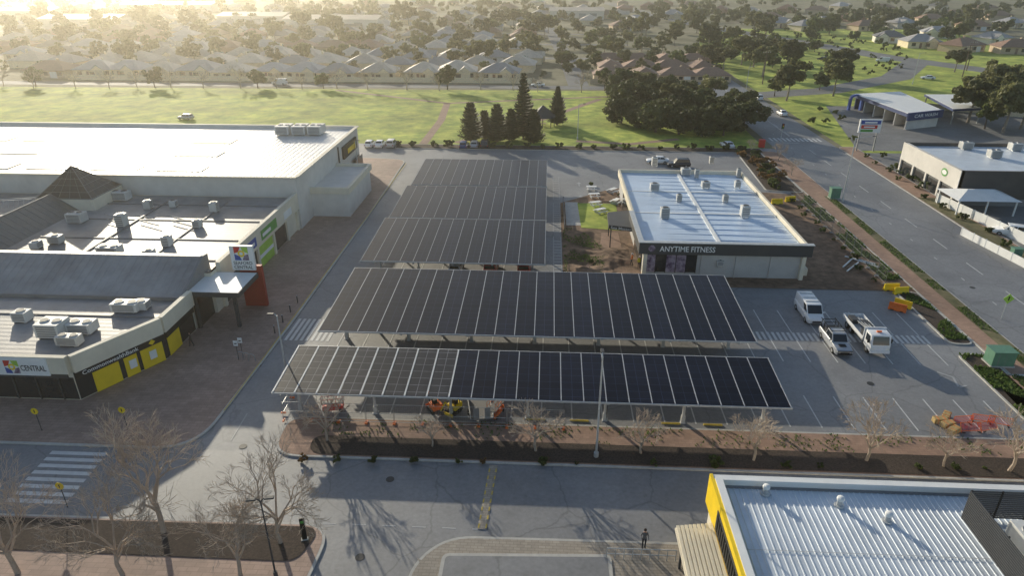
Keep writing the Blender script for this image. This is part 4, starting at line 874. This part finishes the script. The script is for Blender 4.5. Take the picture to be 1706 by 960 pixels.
# ------------------------------------------------------------------ street furniture
def lamp(px,py,h,label,arm=0,rz=0,double=False,mk='galv',th=.1):
    t=thing('street_lamp',label,'street lamp',(*G(px,py,.12),.12),rz); m=MB(); m.cone(0,0,0,.5,th*2,th*2,10); m.cone(0,0,.03,h,th,th*.6,8); m.build('pole',mk,t)
    for s in ((1,-1) if double else (1,)):
        a=max(arm,.3); m=MB(); m.tube((0,0,h-.1),(s*a*.5,0,h+.12),.045,.04,6); m.tube((s*a*.5,0,h+.12),(s*a,0,h+.18),.04,.035,6); m.build('arm',mk,t); B('lamp_head','dgrey',t,(s*(a+.25),0,h+.12,.6,.28,.1),bev=.03)
lamp(993,762,9.7,'tall grey lamp post in the roadside strip before the nearest carport',.2,PI/2)
lamp(480,640,7.5,'grey lamp post on the kerb at the left end of the nearest carport',.3,PI)
lamp(460,962,6.6,'double headed dark lamp post at the bottom beside the bare trees',.15,.2,True,'dgrey',.07)
lamp(1403,336,11,'tall curved arm street lamp beside the green cabinet on the street',3.0,.2,mk='galv',th=.13)
lamp(962,232,8,'lamp post at the park edge near the middle',1,0); lamp(1240,170,10,'lamp post beside the side street near the tree clump',2,.3); lamp(598,296,7,'lamp post beside the store entrance block',.3,0); lamp(1520,140,10,'lamp post near the car wash',2,.3)
for k,(px,py) in enumerate(((1610,118),(1603,128),(1270,140),(1076,60))):
    t=thing('power_pole','wooden power pole with crossarms, %s one beyond the street'%('near right','far right','middle','far left')[k],'power pole',(*G(px,py),0)); MB().cone(0,0,0,11,.2,.13,8).build('pole','bark',t); B('crossarm','bark',t,(0,0,10.2,2.4,.12,.14),(0,0,9.2,1.8,.12,.14))
    m=MB(); [m.cone(x,0,10.34,10.6,.06,.05,6) for x in (-1.1,-.4,.4,1.1)]; m.build('insulators','white',t)
def cabinet(px,py,w,d,h,label):
    t=thing('utility_cabinet',label,'utility cabinet',(*G(px,py,.15),.15)); B('casing','greenbox',t,(0,0,.12,w,d,h),bev=.04); B('lid','greenbox',t,(0,0,h+.12,w+.16,d+.16,.1)); B('plinth','concrete',t,(0,0,0,w+.2,d+.2,.12)); B('door_seam','mgrey',t,(-w*.25,-d/2-.01,.25,w*.02,.02,h*.8),(w*.05,-d/2-.012,.25,.02,.02,h*.8))
cabinet(1662,606,2.2,1.5,1.5,'large green utility cabinet in the green bed beside the car park'); cabinet(1389,330,1.6,1.2,1.7,'green utility cabinet beside the curved street lamp'); cabinet(1690,430,1.2,.9,1.3,'green utility cabinet on the far verge of the street')
t=thing('warning_sign','yellow diamond warning sign on a pole beside the street','road sign',(*G(1668,532),.05)); MB().cone(0,0,0,3.,.05,.05,8).build('pole','galv',t)
MB().loft([[(x,-.06,2.6+z) for x,z in ((-.62,0),(0,-.62),(.62,0),(0,.62))],[(x,-.1,2.6+z) for x,z in ((-.62,0),(0,-.62),(.62,0),(0,.62))]]).build('plate','lime',t); m=MB(); m.box(0,-.115,2.4,.12,.02,.3); m.box(0,-.115,2.72,.16,.02,.16); m.build('symbol','black',t)
t=thing('pylon_sign','tall pylon sign with white and red panels before the car wash','sign',(*G(1440,252),0)); B('post','steel',t,(-1.8,0,0,.25,.25,4.2),(1.8,0,0,.25,.25,4.2)); B('board','white',t,(0,0,4.1,4.6,.4,2.9)); B('panel','red',t,(-.2,-.22,5.,3.4,.06,.75)); B('panel','green',t,(-.6,-.22,4.3,2.6,.06,.5)); B('panel','blue',t,(0,-.22,5.95,4.1,.06,.8))
B('sign_mark','white',t,(0,-.26,6.15,2.6,.04,.35),(-.2,-.26,5.2,2.3,.04,.3))
t=thing('traffic_light','traffic signal on a post beside the side street crossing','traffic light',(*G(1300,236),.1)); MB().cone(0,0,0,3.8,.08,.07,8).build('pole','galv',t); B('housing','black',t,(0,-.15,2.9,.5,.3,1.2))
for c,z in (('red',3.85),('yellow',3.5),('green',3.15)): MB().tube((0,-.3,z),(0,-.33,z),.13,n=10).build('lens',c,t)
t=thing('post_box','red cabinet standing at the far end of the car park','cabinet',(*G(1268,246),.05)); B('casing','red',t,(0,0,.1,1.2,1,1.6),bev=.05); B('base','dgrey',t,(0,0,0,1.,.8,.1)); B('top','red',t,(0,0,1.7,1.3,1.1,.1),bev=.03)
t=thing('park_shelter','dark pyramid roofed shelter standing in the park','shelter',(*G(904,210),0)); m=MB(); m.loft([[(3.6*cos(k*PI/4),3.6*sin(k*PI/4),2.5) for k in range(8)],[(.15*cos(k*PI/4),.15*sin(k*PI/4),5.2) for k in range(8)]]); m.build('roof','dgrey',t); B('post','dgrey',t,*[(2.9*cos(k*PI/4),2.9*sin(k*PI/4),0,.18,.18,2.5) for k in range(8)]); B('table','w_tan',t,(0,0,.7,1.8,.8,.06),(0,0,0,.2,.5,.7),(0,.75,.42,1.8,.3,.05),(0,-.75,.42,1.8,.3,.05))
t=thing('totem_sign','black narrow totem sign at the end of the lower left bed','sign',(*G(508,900,.15),.15),.3); B('board','black',t,(0,0,.1,.34,.14,1.9),bev=.02); B('base','concrete',t,(0,0,0,.5,.3,.1)); B('panel','green',t,(0,-.08,1.6,.22,.02,.2))
def barrier(px,py,rz,mk,label,group=None):
    t=thing('plastic_barrier',label,'barrier',(*G(px,py),.06),rz,group); pr=[(-.25,0),(.25,0),(.22,.25),(.1,.45),(.08,.9),(-.08,.9),(-.1,.45),(-.22,.25)]
    MB().loft([[(-.95,y,z) for y,z in pr],[(.95,y,z) for y,z in pr]]).build('shell',mk,t,bev=.02); B('slot','black',t,(-.5,-.255,0,.35,.02,.1),(.5,-.255,0,.35,.02,.1))
for k,(px,py,rz,mk,lb) in enumerate(((1294,340,.1,'yellow','yellow plastic barrier at the soil edge, left one behind the fitness centre side'),(1316,336,.3,'yellow','yellow plastic barrier at the soil edge, right one beside the fitness centre'),(1484,484,.1,'yellow','yellow plastic barrier at the end of the temporary fence'),(1500,490,.2,'yellow','yellow plastic barrier next to the dark bed edge'),(1494,518,-.6,'orange','orange plastic barrier beside the dark bed'),(1503,512,-.7,'yellow','yellow plastic barrier beside the orange one at the dark bed'))): barrier(px,py,rz,mk,lb)
for k,(px,py,rz) in enumerate(((1602,708,.15),(1618,722,.1),(1634,704,-.2),(1650,720,.3),(1664,710,-.3))):
    t=thing('mesh_barrier','orange mesh barrier panel, %s from left in the heap at the car park corner'%ORDN[k],'barrier',(*G(px,py),.06),rz,'orange mesh barriers at the car park corner'); t.rotation_euler=((.0,-.5,.25,-.9,.0)[k],0,rz)
    m=MB()
    for x in (-.9,.9): m.tube((x,0,0),(x,0,.9),.03,n=6)
    for z in (.15,.88): m.tube((-.9,0,z),(.9,0,z),.03,n=6)
    m.build('frame','orange',t); m=MB(); [m.tube((-.9+.12*j,0,.15),(-.9+.12*j,0,.88),.014,n=4) for j in range(1,15)]; m.build('mesh','red',t)
    for x in (-.7,.7): B('foot','black',t,(x,0,0,.12,.45,.06))
for k,(px,py) in enumerate(((1565,705),(1578,712),(1588,722),(1575,698))):
    t=thing('straw_bale','straw coloured bale, %s one stacked beside the orange barriers'%ORDN[k],'bale',(*G(px,py),.05),.3*k,'bales by the car park corner'); B('bale','straw',t,(0,0,0,1.2,.6,.5),bev=.06); B('twine','orange',t,(-.3,0,.0,.03,.62,.52),(.3,0,.0,.03,.62,.52))
def tf_parts(mk,fk,fs=1):
    f=MB()
    for x in (-1.2,1.2): f.tube((x,0,.1),(x,0,2.),.022,n=5)
    for z in (.15,2.,1.): f.tube((-1.2,0,z),(1.2,0,z),.018,n=5)
    w=MB(); [w.tube((-1.2+.16*k,0,.15),(-1.2+.16*k,0,2.),.005,n=3) for k in range(1,15)]; [w.tube((-1.2,0,.2+.2*k),(1.2,0,.2+.2*k),.005,n=3) for k in range(9)]
    b=MB(); b.box(0,0,0,.2*fs,.55*fs,.12)
    return f.mesh('frame',mk),w.mesh('wire_mesh',mk),b.mesh('foot',fk)
TF=tf_parts('steel','orange',.8); TD=tf_parts('mgrey','mgrey')
def tfence(a,b,lb,grp,T):
    A=Vector(a); Bv=Vector(b); d=Bv-A; n=int(d.length/2.5)
    for k in range(n):
        p=A.lerp(Bv,(k+.5)/n); t=thing('temporary_fence','temporary wire fence panel, %s from %s'%(nth(k),lb),'fence',(p.x,p.y,.15),math.atan2(d.y,d.x)+R.uniform(-.05,.05),grp)
        add('frame',T[0],t); add('wire_mesh',T[1],t)
        for x in (-1.2,1.2): add('foot',T[2],t,(x,0,0))
tfence((-23,48.9),(2,48.9),'left before the nearest carport','temporary fence before the nearest carport',TF); tfence((43.3,118),(43.3,81),'the back along the soil strip','temporary fence along the soil strip',TD); tfence((-23.4,49.5),(-23.4,56),'front at the left end of the nearest carport','temporary fence at the left end of the carport',TF)
# machinery
def scissor(px,py,rz,label,mk='red'):
    t=thing('scissor_lift',label,'lift',(*G(px,py),.05),rz,None,.85); B('base',mk,t,(0,0,.25,2.2,1.,.5),bev=.04)
    for x in (-.8,.8):
        for y in (-.48,.48): MB().tube((x,y-.08,.22),(x,y+.08,.22),.22,n=12).build('wheel','tyre',t)
    m=MB()
    for y in (-.35,.35): m.tube((-.9,y,.75),(.9,y,1.1),.05,n=5); m.tube((.9,y,.75),(-.9,y,1.1),.05,n=5)
    m.build('scissor_arms','orange',t); B('platform','mgrey',t,(0,0,1.1,2.3,1.,.1)); m=MB()
    for y in (-.48,.48):
        for x in (-1.1,-.4,.4,1.1): m.tube((x,y,1.2),(x,y,2.1),.03,n=5)
        for z in (1.65,2.1): m.tube((-1.1,y,z),(1.1,y,z),.03,n=5)
    m.build('guard_rail',mk,t)
scissor(556,684,.2,'red scissor lift under the left part of the nearest carport'); scissor(826,692,1.2,'orange scissor lift near the trailer under the nearest carport','orange')
def digger(px,py,rz,mk,label):
    t=thing('mini_excavator',label,'excavator',(*G(px,py),.06),rz,None,.8)
    for s in (-1,1):
        pr=[(-.85,.2),(-.7,.0),(.7,0),(.85,.2),(.7,.42),(-.7,.42)]; MB().loft([[(s*.55-.14,y,z) for y,z in pr],[(s*.55+.14,y,z) for y,z in pr]]).build('track','tyre',t)
    B('body',mk,t,(0,-.25,.45,1.2,1.3,.65),bev=.08); B('cab_roof',mk,t,(-.1,-.1,2.1,.95,1.,.1)); B('cab_post','black',t,*[(x,y,1.1,.07,.07,1.) for x in (-.5,.3) for y in (-.5,.3)]); B('seat','black',t,(-.1,-.2,1.1,.5,.5,.5))
    m=MB(); m.tube((.2,.4,.8),(.2,1.2,1.9),.11,.09,6); m.tube((.2,1.2,1.9),(.2,2.,1.2),.09,.07,6); m.build('boom',mk,t); m=MB(); m.loft([[(-.1,2.05,1.15),(.5,2.05,1.15),(.5,2.15,.7),(-.1,2.15,.7)],[(-.1,1.85,1.1),(.5,1.85,1.1),(.5,1.7,.65),(-.1,1.7,.65)]]); m.build('bucket','dgrey',t); B('blade',mk,t,(0,1.05,.05,1.4,.08,.35))
digger(756,687,2.6,'yellow','yellow mini excavator under the nearest carport'); digger(725,684,.6,'orange','orange mini excavator beside the yellow one under the carport'); digger(1108,452,1.2,'red','red mini excavator in front of the fitness centre windows')
t=thing('equipment_trailer','flat grey equipment trailer with ramps under the nearest carport','trailer',(*G(800,690),.05),.2); B('deck','mgrey',t,(0,0,.55,2.,3.4,.1)); B('side_rail','galv',t,(-1,0,.65,.06,3.4,.35),(1,0,.65,.06,3.4,.35)); B('ramp','steel',t,(-.5,-1.75,.6,.5,.08,1.2),(.5,-1.75,.6,.5,.08,1.2)); B('drawbar','black',t,(0,2.2,.5,.1,1.2,.1))
for s in (-1,1): MB().tube((s*1.05-.1,0,.32),(s*1.05+.1,0,.32),.32,n=14).build('wheel','tyre',t)
for k,(px,py,rz) in enumerate(((1412,440,.9),(1420,447,.85),(1440,440,-.9),(1432,436,-.7))):
    t=MB(); x,y=G(px,py); d=Vector((cos(rz),sin(rz),0))*2.; c=Vector((x,y,.22)); o=t.tube(c-d,c+d,.11,n=8).build('white_pipe','white'); tag(o,'white plastic pipe, %s from left lying on soil beside the fitness centre'%ORDN[k],'pipe','white pipes on the soil')
for k,(px,py) in enumerate(((985,318),(990,330),(992,344),(1000,356),(1020,322),(1026,340))):
    t=thing('picnic_table','white cafe table with benches, %s from left in the courtyard'%ORDN[k],'table',(*G(px,py),.1),.2*k,'courtyard tables'); B('top','white',t,(0,0,.7,1.8,.8,.06)); B('bench','white',t,(0,-.75,.42,1.8,.3,.05),(0,.75,.42,1.8,.3,.05)); B('leg','galv',t,(-.6,0,0,.08,1.5,.42),(.6,0,0,.08,1.5,.42)); B('support','galv',t,(0,0,.4,.08,.08,.3))
fence('low grey slatted fence on the drive side of the courtyard',[(2.9,99),(2.9,112.5)],1.0,'mgrey',slats=3)
for k,(px,py) in enumerate(((70,718),(213,716),(1010,700),(113,846),(405,595),(398,600))):
    t=thing('pedestrian_sign','round yellow crossing sign on a thin post, %s'%('far left on the brick pavement','beside the left bare tree','','below the lower left crossing','','')[k] if k in (0,1,3) else 'small white sign on a thin post, %s'%{2:'under the nearest carport edge',4:'nearest the kerb by the second carport',5:'left of another by the second carport'}[k],'road sign',(*G(px,py,.15),.15)); MB().cone(0,0,0,2.2,.035,.035,6).build('pole','dgrey',t)
    if k in (0,1,3): MB().tube((0,-.04,2.1),(0,-.08,2.1),.32,n=14).build('plate','yellow',t); MB().box(0,-.09,1.95,.08,.01,.3).build('symbol','black',t)
    else: B('plate','white',t,(0,-.05,1.7,.45,.03,.6)); B('symbol','dgrey',t,(0,-.07,1.9,.25,.01,.12))
for k in range(7):
    t=thing('bike_rack' if k<3 else 'bollard','%s on the brick pavement'%('steel hoop rack, %s from left near the second carport kerb'%ORDN[k] if k<3 else 'short dark bollard, %s one along the kerb from the front,'%ORDN[k-3]),'bike rack' if k<3 else 'bollard',(*G(402+9*k,598+2*k,.15),.15) if k<3 else (-29.6,57+2.5*k,.15))
    if k<3: m=MB(); pts=[(-.35*cos(a*PI/8),0,.5+.35*sin(a*PI/8)) for a in range(9)]; m.tube((-.35,0,0),pts[0],.03,n=6); [m.tube(pts[j],pts[j+1],.03,n=6) for j in range(8)]; m.tube(pts[8],(.35,0,0),.03,n=6); m.build('hoop','steel',t)
    else: MB().cone(0,0,0,.95,.07,.07,10).build('post','dgrey',t); MB().cone(0,0,.95,1.,.075,.03,10).build('cap','galv',t)
t=thing('guard_rail','grey metal handrail around the sunken forecourt at the bottom','railing',(*G(1065,930,.15),.15)); a=Vector((*G(1010,932,.15),.15)); b=Vector((*G(1125,936,.15),.15))
for k in range(9): p=a.lerp(b,k/8); m=MB(); m.tube(p,p+Vector((0,0,1)),.03,n=5); m.build('post','galv',t,True)
for z in (.5,1.): m=MB(); m.tube(a+Vector((0,0,z)),b+Vector((0,0,z)),.03,n=6); m.build('rail','galv',t,True)
person('person in dark clothes standing on the kerb at the bottom, hands held in front',1072,914,2,PI,'cloth_g','cloth_d',.15); person('person in dark clothes walking on the brick pavement by the bank',320,577,1,2.2,'cloth_d','cloth_d',.15); person('person in grey top standing close to the bank windows',298,566,0,2.5,'cloth_g','cloth_d',.15)
person('worker in green high visibility vest, right one before the fitness centre',1064,447,0,2.8,'hivis','cloth_d',.07,'white'); person('worker in orange high visibility vest, left one before the fitness centre',1052,442,1,1.2,'hivo','cloth_d',.07,'white')
print('OBJ',len(bpy.data.objects),'houses',nh)
